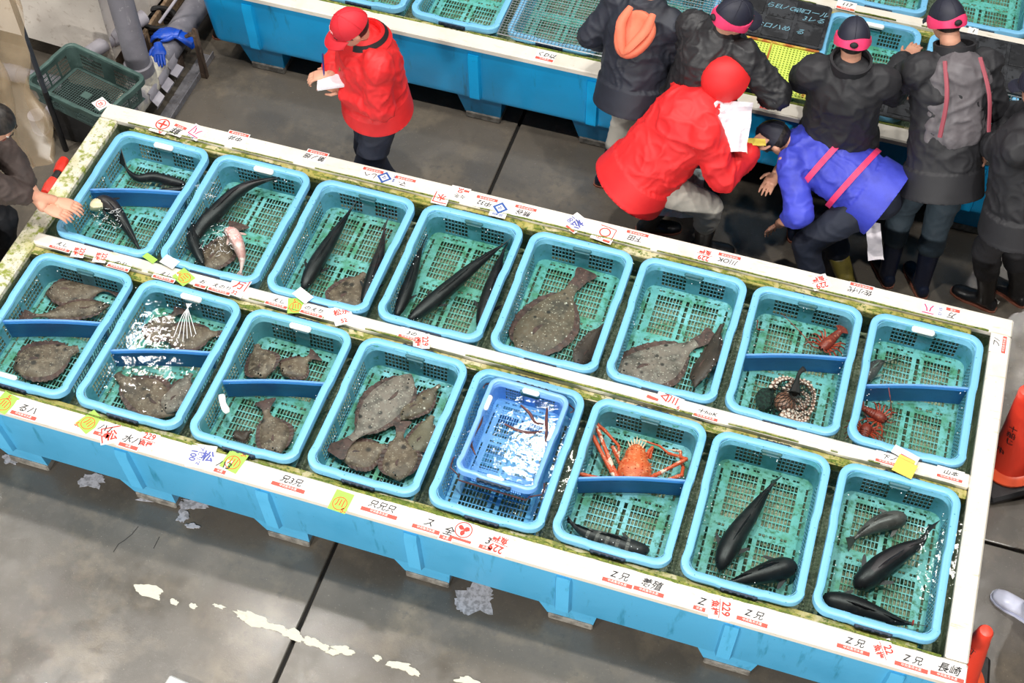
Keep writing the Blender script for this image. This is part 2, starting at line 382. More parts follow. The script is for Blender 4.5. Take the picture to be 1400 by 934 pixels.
# ================================================================== baskets
BA, BB = .2875, .41
def basket_parts(root, rimm, wallm, floorm, a=BA, b=BB, depth=.165, rw=.036, r=.085, cols=(7, 8), floor_style=0, th=.0035):
    """perforated crate in local coordinates: rim top at z = 0"""
    tp = .012
    def P(u, t, d):
        # u in 0..8: straight / corner segments; t 0 bottom .. 1 top; d thickness inward
        ins = rw + tp * (1 - t); rr = max(r - ins * .6 - d, .02)
        A, B = a - ins - d, b - ins - d
        sg = int(u) % 8; f = u - int(u); sx = A - rr; sy = B - rr
        if sg == 0: x, y = A, -sy + 2 * sy * f
        elif sg == 2: x, y = sx - 2 * sx * f, B
        elif sg == 4: x, y = -A, sy - 2 * sy * f
        elif sg == 6: x, y = -sx + 2 * sx * f, -B
        else:
            c = {1: (sx, sy, 0), 3: (-sx, sy, PI / 2), 5: (-sx, -sy, PI), 7: (sx, -sy, 1.5 * PI)}[sg]
            x, y = c[0] + rr * math.cos(c[2] + f * PI / 2), c[1] + rr * math.sin(c[2] + f * PI / 2)
        return V((x, y, -depth + (depth - .006) * t))
    us = []; hole = []
    def seg(s0, panels, nc, pw, gap):
        # panels of nc openings separated by solid gaps, in 0..1
        tot = panels * pw + (panels - 1) * gap; x = (1 - tot) / 2; us.append(s0); hole.append(False)
        for p in range(panels):
            for c in range(nc):
                us.append(s0 + x + pw * c / nc); hole.append(True); us.append(s0 + x + pw * (c + .76) / nc); hole.append(False)
            x += pw + gap
    for q in range(4):
        if q % 2 == 0: seg(2 * q, 3, cols[1], .27, .05)
        else: seg(2 * q, 2, cols[0], .36, .20)
        for c in range(4): us.append(2 * q + 1 + c / 4); hole.append(False)
    us.append(7.9999); tb = [0]; rowh = []
    rowh.append(False)
    for k in range(4): tb += [.10 + .175 * k, .10 + .175 * k + .148]; rowh += [True, False]
    tb.append(1)
    mb = MB(); mb.perf(P, us, tb, lambda i, j: not (hole[i] and rowh[j]), th)
    mb.build('wall', wallm, root, world=False, smooth=30)
    # bottom plate: four panels of slots with dashed borders
    A, B = a - rw - tp, b - rw - tp
    xs = [-A]; xh = [0]; 
    def colset(x0, x1, n, kind):
        wd = (x1 - x0) / n
        for c in range(n): xs.append(x0 + wd * (c + .11)); xh.append(kind); xs.append(x0 + wd * (c + .89)); xh.append(0)
    e = A * .10
    colset(-A + e * .9, -A + e * 1.5, 1, 2); colset(-A * .70, -A * .12, 8, 1); colset(-A * .045, A * .045, 1, 2); colset(A * .12, A * .70, 8, 1); colset(A - e * 1.5, A - e * .9, 1, 2)
    if floor_style: xs, xh = [-A], [0]; colset(-A * .92, A * .92, 30, 1)
    xs.append(A)
    ys = [-B]; yh = [0]
    def rowset(y0, y1, n, kind):
        wd = (y1 - y0) / n
        for c in range(n): ys.append(y0 + wd * (c + .08)); yh.append(kind); ys.append(y0 + wd * (c + .92)); yh.append(0)
    rowset(-B * .93, -B * .895, 1, 3); rowset(-B * .84, -B * .10, 7, 1); rowset(-B * .045, -B * .0, 1, 3); rowset(B * .10, B * .84, 7, 1); rowset(B * .895, B * .93, 1, 3)
    if floor_style: ys, yh = [-B], [0]; rowset(-B * .90, B * .90, 20, 1)
    ys.append(B)
    def sol(i, j):
        kx, ky = xh[i], yh[j]
        cx, cy = (xs[i] + xs[i + 1]) / 2, (ys[j] + ys[j + 1]) / 2
        rr = r * .6
        dx, dy = abs(cx) - (A - rr), abs(cy) - (B - rr)
        if dx > 0 and dy > 0 and dx * dx + dy * dy > rr * rr * 1.15: return False
        if kx == 1 and ky == 1: return False
        if kx == 2 and ky == 1: return False
        if ky == 3 and kx == 1 and (i // 2) % 3 != 0: return False
        return True
    mb = MB(); mb.perf(lambda u, v, d: V((u, v, -depth + d)), xs, ys, sol, .004)
    mb.build('bottom_grid', floorm, root, world=False, smooth=0)
    # rim: swept profile with small jogs
    prof = [(-.040 + .036 - rw, -.006), (-rw - .001, .004), (-rw + .006, .008), (-.010, .008), (-.002, .005), (0, -.002), (0, -.030), (-.004, -.030), (-.006, -.006)]
    path = []
    base = []
    n_s = 14
    for q in range(4):
        ln = b if q % 2 == 0 else a
        sx, sy = a - r, b - r
        for k in range(n_s):
            f = k / n_s
            if q == 0: p, nrm = (a, -sy + 2 * sy * f), (1, 0)
            elif q == 1: p, nrm = (sx - 2 * sx * f, b), (0, 1)
            elif q == 2: p, nrm = (-a, sy - 2 * sy * f), (-1, 0)
            else: p, nrm = (-sx + 2 * sx * f, -b), (0, -1)
            jog = 0.; dz = 0.
            if q % 2 == 0: jog = -.005 if (.0 if q == 0 else .36) <= f < (.64 if q == 0 else 1.) else 0
            elif .25 <= f <= .76: jog = .004; dz = -.004
            base.append((p, nrm, jog, dz))
        c = [(sx, sy, 0), (-sx, sy, PI / 2), (-sx, -sy, PI), (sx, -sy, 1.5 * PI)][q]
        for k in range(7):
            t = c[2] + PI / 2 * k / 7; nn = (math.cos(t), math.sin(t)); base.append(((c[0] + r * nn[0], c[1] + r * nn[1]), nn, 0., 0.))
    rings = [[V((p[0] + nn[0] * (o + j), p[1] + nn[1] * (o + j), z + dz)) for o, z in prof] for p, nn, j, dz in base]
    rings.append(rings[0])
    MB().loft(rings, caps=False).build('rim', rimm, root, world=False, smooth=40)
    for s in (() if floor_style else (-1, 1)):
        mb = MB(); mb.cbox((-.085, s * (b + .003), -.030), (.085, s * (b + .012), -.004), .002)
        for k in range(5): mb.cbox((-.08 + k * .036, s * (b + .001), -.026), (-.066 + k * .036, s * (b + .016), -.006), .001)
        mb.build('handle_slot_shade', MATS['slot_shade'], root, world=False)  # solid dark blocks in place of the shaded opening under the rim
        mb = MB(); y = s * (b - rw - .006)
        mb.cbox((-.052, y - .008, -.035), (.052, y + .008, -.012), .006); mb.cbox((-.046, y - .011 , -.047), (.046, y + .006, -.034), .005)
        mb.build('grip', MATS['handle_dark'], root, world=False)
    return root
ORD = ['leftmost', 'second', 'third', 'fourth', 'fifth', 'sixth', 'seventh', 'rightmost']
BZ = .690
CONT = {('b', 1): 'two long dark fish and a blue divider', ('b', 2): 'splashing black fish and a pale fish', ('b', 3): 'two long black fish and half a flatfish', ('b', 4): 'three long black fish', ('b', 5): 'a large speckled flounder with its tail up', ('b', 6): 'a grey flounder and a slim brown one', ('b', 7): 'a small red lobster and a netted octopus', ('b', 8): 'two lobsters and a pale fish',
        ('f', 1): 'brown flatfish cut off by the left edge', ('f', 2): 'brown flatfish and lamp glare', ('f', 3): 'a round flatfish below its divider', ('f', 4): 'a heap of overlapping flatfish without divider', ('f', 5): 'a smaller blue crate standing inside', ('f', 6): 'an orange spider crab', ('f', 7): 'two black fish over a green bottom', ('f', 8): 'one grey and two black fish'}
BX = lambda k: -3.532 + .6135 * (k - 1)
YB, YF = 4.377, 3.432
proto = None; BASK = {}
for row, y in (('b', YB), ('f', YF)):
    for k in range(1, 9):
        lb = 'blue basket holding %s, %s in the %s row' % (CONT[(row, k)], ORD[k - 1], 'back' if row == 'b' else 'front')
        if proto is None:
            proto = thing('basket', lb, 'basket', (0, 0, 0), 0, 'baskets in the near tank')
            basket_parts(proto, MATS['basket_rim'], MATS['basket_wall'], MATS['basket_floor']); o = proto
        else:
            o = copy_tree(proto); o['label'] = lb
        o.location = (BX(k) + .004 * math.sin(k * 5.3), y + .004 * math.cos(k * 3.1 + len(row)), BZ)
        o.rotation_euler = (0, 0, .006 * math.sin(k * 2.9 + (1 if row == 'b' else 0)))
        BASK[(row, k)] = o
# the clean newer basket that holds the small crate, and the far ones
for ch in BASK[('f', 5)].children:
    if ch.name.startswith(('bottom_grid', 'wall')):
        ch.data = ch.data.copy(); ch.data.materials[0] = MATS['basket_clean']
for (row, k, dx, s) in (('b', 1, 0, 1), ('b', 2, 0, 1), ('b', 8, -.02, 1), ('f', 2, 0, 1), ('f', 3, 0, 1), ('f', 1, -.05, -1)):
    r_ = BASK[(row, k)]; mb = MB(); y = s * (BB - .045)
    mb.cbox((dx - .058, y - .016, -.022), (dx + .058, y + .014, .006), .008)
    mb.build('foam_tag', MATS['foam_white'], r_, world=False)
def divider(k, row, label):
    o = BASK[(row, k)]; c = o.location
    y0, y1 = (4.325, 4.462) if row == 'b' else (3.372, 3.515)
    x0, x1 = c.x - .247, c.x + .247; n = 14
    root = thing('divider_plate', label, 'divider', (c.x, (y0 + y1) / 2, .535), 0, 'blue divider plates in the baskets')
    def sheet(z0, z1, t, mat, name):
        rings = []
        for i in range(n + 1):
            f = i / n; x = x0 + (x1 - x0) * f; y = y0 + (y1 - y0) * f + .012 * math.sin(PI * f)
            rings.append([V((x, y - t, z0 - .0)), V((x, y + t, z0)), V((x, y + t, z1)), V((x, y - t, z1))])
        MB().loft(rings).build(name, mat, root)
    sheet(.535, .668, .003, MATS['divider_blue'], 'panel'); sheet(.668, .675, .0045, MATS['divider_lit_edge'], 'top_edge')
for k, row, lb in ((1, 'b', 'blue divider plate across the leftmost basket of the back row'), (7, 'b', 'blue divider plate between lobster and netted octopus'), (8, 'b', 'blue divider plate above the two lobsters in the rightmost back basket'),
                   (1, 'f', 'blue divider plate in the basket cut off by the left edge'), (2, 'f', 'blue divider plate with bright lamp glare beside it'), (3, 'f', 'blue divider plate with a white foam piece at its left end'), (6, 'f', 'blue divider plate between spider crab and striped fish')):
    divider(k, row, lb)
# the small crate standing in the fifth front basket
c5 = BASK[('f', 5)].location
nest = thing('inner_crate', 'small bright blue crate with wire handles standing inside a larger basket', 'crate', (0, 0, 0), 0)
IA, IB = .205, .285
basket_parts(nest, MATS['inner_blue'], MATS['inner_blue'], MATS['inner_blue'], IA, IB, .125, .022, .055, (9, 9))
nest.location = (c5.x + .008, c5.y + .055, .735); nest.rotation_euler = (0, 0, -.02)
M('wire_brown', (70, 40, 42), .4, metal=.3)
for s in (1, -1):
    mb = MB(); e = .010
    pts = [(-IA - .02, s * (IB - .075), -.012), (-IA - .026, s * (IB - .055), -.03), (-IA - .024, s * (IB - .03), -.045), (-IA + .03, s * (IB + .000), -.046), (-IA + .035, s * (IB + .022), -.046)]
    pts = pts + [(IA - .035, s * (IB + .022), -.046), (IA - .03, s * (IB + .0), -.046), (IA + .024, s * (IB - .03), -.045), (IA + .026, s * (IB - .055), -.03), (IA + .02, s * (IB - .075), -.012)]
    mb.tube(pts, .004, 6).build('wire_handle', MATS['wire_brown'], nest, world=False)
for (x, y, rz) in ((0.005, IB - .028, 0), (-IA + .03, .13, PI / 2), (IA - .03, .06, PI / 2), (0, -IB + .020, 0)):
    mb = MB(); mb.cbox((-.043, -.013, -.02), (.043, .013, .006), .008, Matrix.Translation((x, y, 0)) @ Matrix.Rotation(rz, 4, 'Z')); mb.build('foam_tag', MATS['foam_white'], nest, world=False)
for sgn in (-1, 1):   # the wooden blocks the crate stands on keep it high
    MB().cbox((c5.x + .008 - .16, c5.y + .055 + sgn * .18 - .02, .529), (c5.x + .008 + .16, c5.y + .055 + sgn * .18 + .02, .6095), .004).build('support_bar', MATS['inner_blue'], nest)
water(nest.location.x - IA + .03, nest.location.x + IA - .03, nest.location.y - IB + .03, nest.location.y + IB - .03, .706, 'rippled water in the small inner crate', 'crate_water')
# baskets of the far tank
FAR = [('f', k) for k in (1, 2, 3, 4, 5, 6, 7, 8)] + [('b', k) for k in (5, 6, 7, 8)]
for row, k in FAR:
    o = copy_tree(proto); o.location = (BX(k) - .008 + .004 * math.sin(k * 3.3), (YB if row == 'b' else YF) + 3.187, BZ)
    o['label'] = 'blue basket in the far tank, %s of its %s row' % (ORD[k - 1], 'front' if row == 'f' else 'back'); o['group'] = 'baskets in the far tank'
# ================================================================== animals
M('fish_black', (26, 25, 28), .42, [('n', 9, .5, .7, (46, 44, 46)), ('n', 40, .6, .75, (64, 61, 60))], (70, .15, .003))
M('fish_dark', (34, 31, 32), .42, [('n', 12, .5, .7, (58, 54, 52))], (70, .15, .003))
M('fish_fin', (24, 23, 26), .4, [('n', 40, .5, .7, (42, 40, 42))])
M('fish_grey', (92, 88, 86), .35, [('n', 14, .45, .65, (70, 64, 62)), ('n', 60, .6, .7, (126, 120, 114))], (70, .15, .003))
M('fish_striped', (44, 42, 44), .45, [('n', 10, .5, .68, (92, 88, 86))], (70, .15, .003))
M('fish_belly', (206, 192, 158), .35, [('n', 10, .5, .7, (150, 134, 100))], (50, .15, .003))
M('fish_rosy', (232, 196, 190), .4, [('n', 12, .45, .65, (202, 140, 134)), ('n', 30, .6, .7, (248, 236, 230))], (50, .15, .003))
M('fish_eye', (14, 13, 13), .1)
M('flat_brown', (118, 98, 82), .5, [('n', 9, .45, .62, (80, 65, 54)), ('n', 30, .5, .66, (146, 126, 108)), ('s', 13, .26, .12, (52, 42, 36)), ('s', 62, .24, .12, (170, 156, 138)), ('s', 33, .14, .07, (46, 39, 34))], (60, .5, .004))
M('flat_grey', (138, 122, 112), .5, [('n', 10, .45, .62, (92, 83, 76)), ('n', 34, .5, .66, (150, 139, 129)), ('s', 17, .24, .13, (58, 51, 47)), ('s', 60, .25, .12, (196, 184, 170)), ('s', 34, .16, .08, (50, 44, 40))], (60, .5, .004))
M('flat_speckled', (112, 95, 78), .5, [('n', 9, .45, .62, (74, 65, 55)), ('n', 34, .5, .66, (122, 110, 95)), ('s', 16, .22, .12, (38, 33, 29)), ('s', 58, .24, .12, (190, 178, 160)), ('s', 20, .15, .06, (226, 218, 204))], (60, .5, .004))
M('flat_dark', (74, 58, 50), .5, [('n', 10, .45, .62, (58, 45, 40)), ('s', 60, .2, .1, (120, 104, 92))], (60, .5, .004))
M('flat_fin', (96, 68, 62), .55, [('n', 30, .45, .62, (64, 48, 45)), ('s', 50, .22, .12, (142, 124, 112))], (60, .5, .004))
FISH_W = [(0, .12), (.03, .42), (.10, .72), (.22, .95), (.36, 1), (.52, .86), (.70, .56), (.86, .27), (.95, .17), (1, .15)]
FISH_TAIL = [(0, .10), (.03, .40), (.10, .72), (.22, .96), (.38, 1), (.60, .80), (.80, .45), (.95, .16), (1, .12)]
def fish(label, pts, width, z=.585, hz=.95, mat='fish_black', fin='fish_fin', group=None, tail=.075, spread=.055, dorsal=True, zs=None, bands=0):
    """pts: pixels from nose to tail root; width in metres"""
    zz = zs or [z] * len(pts)
    P = [at(a, b, zz[i]) for i, (a, b) in enumerate(pts)]
    sp = spline(P, 30); n = 14; rings = []; L = 30
    T = [(sp[min(i + 1, L)] - sp[max(i - 1, 0)]).normalized() for i in range(L + 1)]
    for i in range(L + 1):
        wv = interp(FISH_W, i / L) * width / 2; t = T[i]; a = t.cross(V((0, 0, 1))).normalized(); b = a.cross(t)
        rings.append([sp[i] + a * wv * math.cos(q) + b * wv * hz * (math.sin(q) * (1.08 if math.sin(q) > 0 else .9)) for q in [2 * PI * k / n for k in range(n)]])
    c = sp[L // 2]
    root = thing('fish', label, 'fish', (c.x, c.y, min(p.z for r in rings for p in r)), 0, group)
    MB().loft(rings).build('body', MATS[mat], root, smooth=60)
    t = T[-1]; a = t.cross(V((0, 0, 1))).normalized(); up = (a * .45 + V((0, 0, 1)) * .9).normalized()
    e = sp[-1]; pts2 = []
    for k in range(9):
        f = k / 8 * 2 - 1
        pts2.append(e + t * tail * (.75 + .25 * abs(f)) + up * spread * f * .8)
    mb = MB()
    r0 = [e - t * .012 + up * .009 * (k / 8 * 2 - 1) for k in range(9)]
    th = a * .0022
    mb.loft([[p - th for p in r0] + [p + th for p in r0[::-1]], [p - th * .5 for p in pts2] + [p + th * .5 for p in pts2[::-1]]])
    mb.build('tail_fin', MATS[fin], root, smooth=0)
    def ridge(i0, i1, hh, lean, nm, side=1):
        A = []; B_ = []
        for i in range(i0, i1 + 1):
            f = (i - i0) / max(1, i1 - i0); wv = interp(FISH_W, i / L) * width / 2
            aa = T[i].cross(V((0, 0, 1))).normalized(); b = aa.cross(T[i])
            top = sp[i] + b * wv * hz * side * .92
            h = hh * math.sin(PI * (.12 + .82 * f)) ** .6 * (1 + .12 * math.sin(i * 2.4))
            A.append(top); B_.append(top + (b * side * .55 + aa * lean) * h + T[i] * h * .4)
        m_ = MB(); rr = []
        for p, q in zip(A, B_): rr.append([p + V((.0015, 0, 0)), q + V((.0006, 0, 0)), q - V((.0006, 0, 0)), p - V((.0015, 0, 0))])
        m_.loft(rr).build(nm, MATS[fin], root, smooth=0)
    if dorsal: ridge(9, 17, width * .30, .55, 'dorsal_fin'); ridge(19, 26, width * .22, .4, 'dorsal_fin')
    for s in (-1, 1):
        i = 8; wv = interp(FISH_W, i / L) * width / 2; aa = T[i].cross(V((0, 0, 1))).normalized() * s
        p = sp[i] + aa * wv * .9 - V((0, 0, wv * .2)); dr = (aa * .75 + T[i] * .8).normalized(); nr = (T[i] * .8 - aa * .75).normalized(); o_ = []; m_ = MB()
        for k in range(15):
            f = k / 14; o_.append(p + dr * width * .62 * math.sin(PI * f) ** .8 + nr * width * (.20 * (f - .3)) * (1 + .7 * math.sin(PI * f)))
        m_.add([x + V((0, 0, .001)) for x in o_] + [x - V((0, 0, .001)) for x in o_], [list(range(15)), list(range(15, 30))[::-1]] + [[k, k + 1, k + 16, k + 15] for k in range(14)] + [[14, 0, 15, 29]])
        m_.build('pectoral_fin', MATS[fin], root, smooth=0)
        i = 2; wv = interp(FISH_W, i / L) * width / 2; aa = T[i].cross(V((0, 0, 1))).normalized() * s
        MB().ell(sp[i] + aa * wv * .78 + V((0, 0, wv * .5)), (.006,) * 3, 8).build('eye', MATS['fish_eye'], root)
    if bands:
        for k in range(bands):
            i = 8 + k * 3; m_ = MB(); rr = []
            for ii in (i, i + 1):
                wv = interp(FISH_W, ii / L) * width / 2 + .0012; aa = T[ii].cross(V((0, 0, 1))).normalized(); b = aa.cross(T[ii])
                rr.append([sp[ii] + aa * wv * math.cos(q) + b * wv * hz * 1.05 * math.sin(q) for q in [PI * (.12 + .76 * j / 8) for j in range(9)]] )
            rr = [r + [p - V((0, 0, .002)) for p in r[::-1]] for r in rr]
            m_.loft(rr).build('band', M('fish_band', (122, 118, 114), .4, [('n', 30, .4, .6, (84, 80, 78))]), root, smooth=60)
    return root
FLAT = [(0, .06), (.04, .30), (.12, .62), (.25, .90), (.40, 1.), (.55, .95), (.70, .72), (.82, .42), (.90, .24), (1, .20)]
def flatfish(label, head, tail, width, z=.545, mat='flat_brown', group=None, bend=0., tilt=0., tailw=.05, h=.016, notail=False):
    """lying flatfish: head and tail root are pixels, width is the full body width in metres"""
    A, B_ = at(*head, z), at(*tail, z); L = (B_ - A).length; d = (B_ - A).normalized(); s = V((0, 0, 1)).cross(d)
    c = (A + B_) / 2; root = thing('flatfish', label, 'flatfish', (c.x, c.y, z - .008), 0, group)
    R = Matrix.Rotation(tilt, 3, d)
    def place(t, u, zz):
        off = bend * math.sin(PI * t) + .006 * math.sin(t * 9)
        return A + d * L * t + R @ (s * (u + off) + V((0, 0, zz + .006 * math.sin(7 * t + 9 * u))))
    n = 26; m_ = 12; mb = MB(); rings = []
    for i in range(n + 1):
        t = i / n; wv = interp(FLAT, t) * width / 2 * .84; r = []
        for j in range(m_ + 1):
            u = -1 + 2 * j / m_; r.append(place(t, u * wv, h * (1 - u * u) ** .6 * min(1, wv / (width * .2)) + .002))
        for j in range(m_ - 1, 0, -1):
            u = -1 + 2 * j / m_; r.append(place(t, u * wv, -.003))
        rings.append(r)
    mb.loft(rings).build('body', MATS[mat], root, smooth=60)
    for sg in (-1, 1):
        rings = []
        for i in range(50):
            t = .10 + .74 * i / 49; wv = interp(FLAT, t) * width / 2
            f = math.sin(PI * (i / 49)) ** .35; e = wv * .84 + wv * .05 + width * .075 * f * (1 + .10 * math.sin(i * 2.3))
            rings.append([place(t, sg * wv * .80, .004), place(t, sg * e, .001 + .003 * math.sin(i * 1.1)), place(t, sg * e, -.001 + .003 * math.sin(i * 1.1)), place(t, sg * wv * .8, 0)])
        MB().loft(rings).build('fringe_fin', MATS['flat_fin'] if mat != 'flat_dark' else MATS['flat_dark'], root, smooth=50)
    if not notail:
        ri = []
        for t, wv in ((.97, .10 * width), (1.03, .11 * width), (1.10, tailw * .8), (1.20, tailw * 1.25), (1.235, tailw * 1.3)):
            r = [place(t - (.02 if abs(j) == 4 else 0) * (t > 1.15), j / 4 * wv, .003) for j in range(-4, 5)]
            ri.append(r + [p - V((0, 0, .003)) for p in r[::-1]])
        MB().loft(ri).build('tail_fin', MATS['flat_fin'] if mat != 'flat_dark' else MATS['flat_dark'], root, smooth=50)
    for (t, u) in ((.085, .05), (.13, .085)):
        mb = MB().ell(place(t, u * width, h * .8), (.007, .007, .006), 8); mb.build('eye', MATS['fish_eye'], root)
    # pectoral fin lying on the body
    r = [place(.26 + .03 * k, width * (.04 + .05 * math.sin(PI * k / 5)), h + .004) for k in range(6)]; r2 = [place(.26 + .03 * k, width * .02, h + .003) for k in range(6)]
    MB().loft([r + [p - V((0, 0, .0015)) for p in r[::-1]], r2 + [p - V((0, 0, .0015)) for p in r2[::-1]]]).build('pectoral_fin', MATS['flat_fin'], root, smooth=0)
    return root
# back row
fish('black fish with raised tail, uppermost in the leftmost back basket', [(254, 252), (238, 249), (212, 243), (190, 244), (177, 236), (171, 226)], .062, .575, zs=[.58, .58, .58, .58, .585, .60])
fish('black fish pressed against the divider in the leftmost back basket', [(252, 258), (232, 261), (208, 265), (192, 268)], .04, .575, tail=.04, spread=.03)
hf_ = fish('pale bellied fish held by a hand in the leftmost back basket', [(128, 282), (140, 276), (154, 284), (168, 303), (182, 326), (193, 345)], .085, .60, zs=[.63, .635, .625, .595, .575, .57], mat='fish_dark', tail=.05)
MB().tube(spline([at(124, 287, .628), at(134, 280, .632), at(146, 279, .632), at(156, 287, .622), at(164, 300, .606)], 14), [.008, .026, .036, .040, .041, .040, .039, .037, .035, .033, .031, .029, .027, .024, .018], 14, .92).build('pale_belly', MATS['fish_belly'], hf_, smooth=60)
fish('long black fish with its tail over the rim of the second back basket', [(262, 336), (276, 310), (296, 290), (318, 268), (340, 254), (362, 247), (382, 243)], .092, .60, zs=[.585, .59, .60, .61, .625, .635, .64])
fish('slim black fish along the left wall of the second back basket', [(278, 362), (270, 345), (263, 325), (260, 303), (264, 285), (275, 272)], .065, .60, tail=.05)
flatfish('mottled flatfish under the splash in the second back basket', (280, 372), (318, 318), .20, .55, 'flat_brown')
fish('pale pink fish rolling on its side in the second back basket', [(306, 316), (318, 320), (327, 338), (331, 356), (329, 374)], .075, .60, mat='fish_rosy', fin='fish_rosy', tail=.05, dorsal=False, zs=[.62, .625, .62, .61, .60])
fish('long black fish on the left of the third back basket', [(414, 396), (424, 376), (438, 352), (455, 325), (470, 302), (480, 286)], .088, .59)
fish('long black fish along the right wall of the third back basket', [(497, 418), (505, 395), (515, 362), (522, 335), (526, 312)], .080, .59, tail=.05)
flatfish('half hidden flatfish at the bottom of the third back basket', (458, 425), (500, 375), .24, .545, 'flat_brown', notail=True)
fish('slim black fish along the left wall of the fourth back basket', [(541, 434), (552, 408), (563, 378), (572, 350), (578, 334)], .072, .59, tail=.04)
fish('long black fish lying across the fourth back basket', [(558, 440), (582, 420), (612, 395), (645, 367), (672, 346), (686, 336)], .085, .59, tail=.05)
fish('thick black fish along the right wall of the fourth back basket', [(656, 452), (664, 424), (673, 392), (682, 362), (689, 342)], .095, .59, tail=.03)
flatfish('big speckled flounder with its tail up in the fifth back basket', (712, 488), (786, 392), .335, .548, 'flat_speckled', bend=.0, tailw=.048)
flatfish('dark brown flatfish slipping under the right wall of the fifth back basket', (786, 505), (826, 445), .13, .56, 'flat_dark', tilt=.5, notail=True)
flatfish('grey speckled flounder at the bottom of the sixth back basket', (842, 522), (952, 470), .30, .548, 'flat_grey', bend=-.01, tailw=.045)
flatfish('slim dark flatfish tilted against the right wall of the sixth back basket', (950, 530), (988, 445), .13, .57, 'flat_dark', tilt=-.55, notail=True)
# front row
flatfish('mottled flatfish above the divider, farther one in the basket at the left edge', (62, 402), (146, 396), .20, .55, 'flat_brown', tailw=.045)
flatfish('dark flatfish lying along the divider in the basket at the left edge', (150, 418), (50, 432), .13, .565, 'flat_brown', tailw=.04)
flatfish('broad pale flatfish below the divider in the basket at the left edge', (18, 505), (108, 478), .27, .55, 'flat_brown', notail=True)
flatfish('mottled flatfish at the upper left of the second front basket', (200, 468), (240, 430), .17, .56, 'flat_brown', tailw=.04)
flatfish('mottled flatfish along the right of the second front basket above the divider', (225, 462), (298, 458), .20, .55, 'flat_brown', tailw=.03)
flatfish('broad mottled flatfish below the divider in the second front basket', (238, 568), (160, 512), .24, .55, 'flat_brown', notail=True)
flatfish('mottled flatfish at the lower right of the second front basket', (228, 566), (262, 512), .17, .565, 'flat_grey', notail=True)
flatfish('mottled flatfish at the left above the divider of the third front basket', (362, 518), (352, 472), .19, .56, 'flat_brown', notail=True, tilt=-.15)
flatfish('mottled flatfish at the right above the divider of the third front basket', (386, 514), (424, 490), .17, .55, 'flat_brown', tailw=.04)
flatfish('round flatfish with its tail under the divider in the third front basket', (382, 622), (365, 562), .19, .55, 'flat_brown', tailw=.042)
flatfish('small dark flatfish beside the round one in the third front basket', (318, 600), (345, 592), .08, .565, 'flat_dark', notail=True)
flatfish('largest flatfish on top of the heap in the fourth front basket', (562, 512), (478, 602), .245, .572, 'flat_grey', tailw=.048, bend=.01)
flatfish('slim patterned flatfish behind the heap in the fourth front basket', (548, 575), (602, 528), .13, .560, 'flat_speckled', notail=True)
flatfish('pale olive flatfish at the right of the heap in the fourth front basket', (566, 622), (592, 570), .16, .545, M('flat_olive', (128, 116, 96), .5, [('n', 10, .45, .62, (106, 96, 78)), ('s', 50, .2, .1, (160, 148, 126))], (60, .5, .004)).name, notail=True)
flatfish('flatfish at the lower left of the heap in the fourth front basket', (466, 628), (530, 612), .20, .550, 'flat_brown', notail=True)
flatfish('dark flatfish at the bottom of the heap in the fourth front basket', (545, 658), (548, 592), .21, .562, 'flat_brown', tailw=.036)
fish('dark fish with pale bands under the divider of the sixth front basket', [(888, 752), (868, 752), (842, 745), (815, 735), (792, 724), (778, 712)], .098, .575, mat='fish_striped', bands=5, tail=.03, spread=.03)
fish('long black fish pointing up in the seventh front basket', [(984, 780), (992, 758), (1006, 732), (1026, 704), (1044, 678), (1056, 662)], .105, .585, tail=.045)
fish('short black fish across the bottom of the seventh front basket', [(1090, 774), (1070, 777), (1044, 785), (1014, 793), (992, 798)], .110, .585, tail=.05)
fish('grey fish in the upper part of the rightmost front basket', [(1240, 708), (1224, 711), (1200, 717), (1180, 728), (1168, 737)], .095, .57, mat='fish_grey', fin='fish_grey', tail=.05)
fish('black fish with its tail breaking the water in the rightmost front basket', [(1168, 803), (1184, 792), (1208, 772), (1236, 754), (1258, 742), (1268, 728)], .115, .60, zs=[.585, .59, .60, .61, .625, .64], tail=.06)
fl = fish('black fish with a red ring around its tail in the rightmost front basket', [(1122, 820), (1140, 823), (1168, 830), (1200, 841), (1228, 850), (1246, 853)], .105, .59, tail=.11, spread=.03)
MB().lathe([(.013, -.003), (.016, 0), (.013, .003)], 12, M_=Matrix.Translation(at(1248, 852, .59)) @ Matrix.Rotation(PI / 2, 4, 'Y')).build('tail_ring', M('ring_red', (214, 60, 52), .4), fl)
pf = fish('pale fish with a fanned tail in the rightmost back basket', [(1182, 524), (1190, 508), (1202, 497), (1212, 494)], .075, .56, mat='fish_grey', fin=M('fin_pale', (132, 150, 140), .5, [('n', 40, .45, .6, (96, 116, 108))]).name, tail=.09, spread=.08, dorsal=True)
# eels in the small crate
M('eel', (96, 52, 46), .3, [('n', 30, .5, .7, (70, 36, 34))])
for i, (lb, pts) in enumerate((('thin brown eel along the left wall of the small crate', [(660, 562), (657, 578), (649, 592), (644, 606), (650, 622)]), ('thin brown eel crossing the middle of the small crate', [(690, 580), (706, 588), (724, 592), (742, 590)]), ('thin brown eel at the top of the small crate', [(712, 554), (724, 565), (732, 578), (744, 580)]), ('straight brown eel by the right wall of the small crate', [(748, 558), (747, 575), (747, 592), (746, 606)]))):
    P = spline([at(a, b, .703) for a, b in pts], 22); c = P[11]
    root = thing('eel', lb, 'eel', (c.x, c.y, .69), 0, 'thin brown eels in the small crate')
    MB().tube(P, [.002 + .0065 * math.sin(PI * (.08 + .9 * k / 22)) ** .7 for k in range(23)], 8).build('body', MATS['eel'], root, smooth=60)
    MB().loft([[P[k] + V((0, 0, .005)), P[k] + V((0, 0, .010 * math.sin(PI * (k - 8) / 13.1) + .005)), P[k] + V((.001, 0, .005))] for k in range(8, 22)]).build('back_fin', MATS['eel'], root, smooth=0)
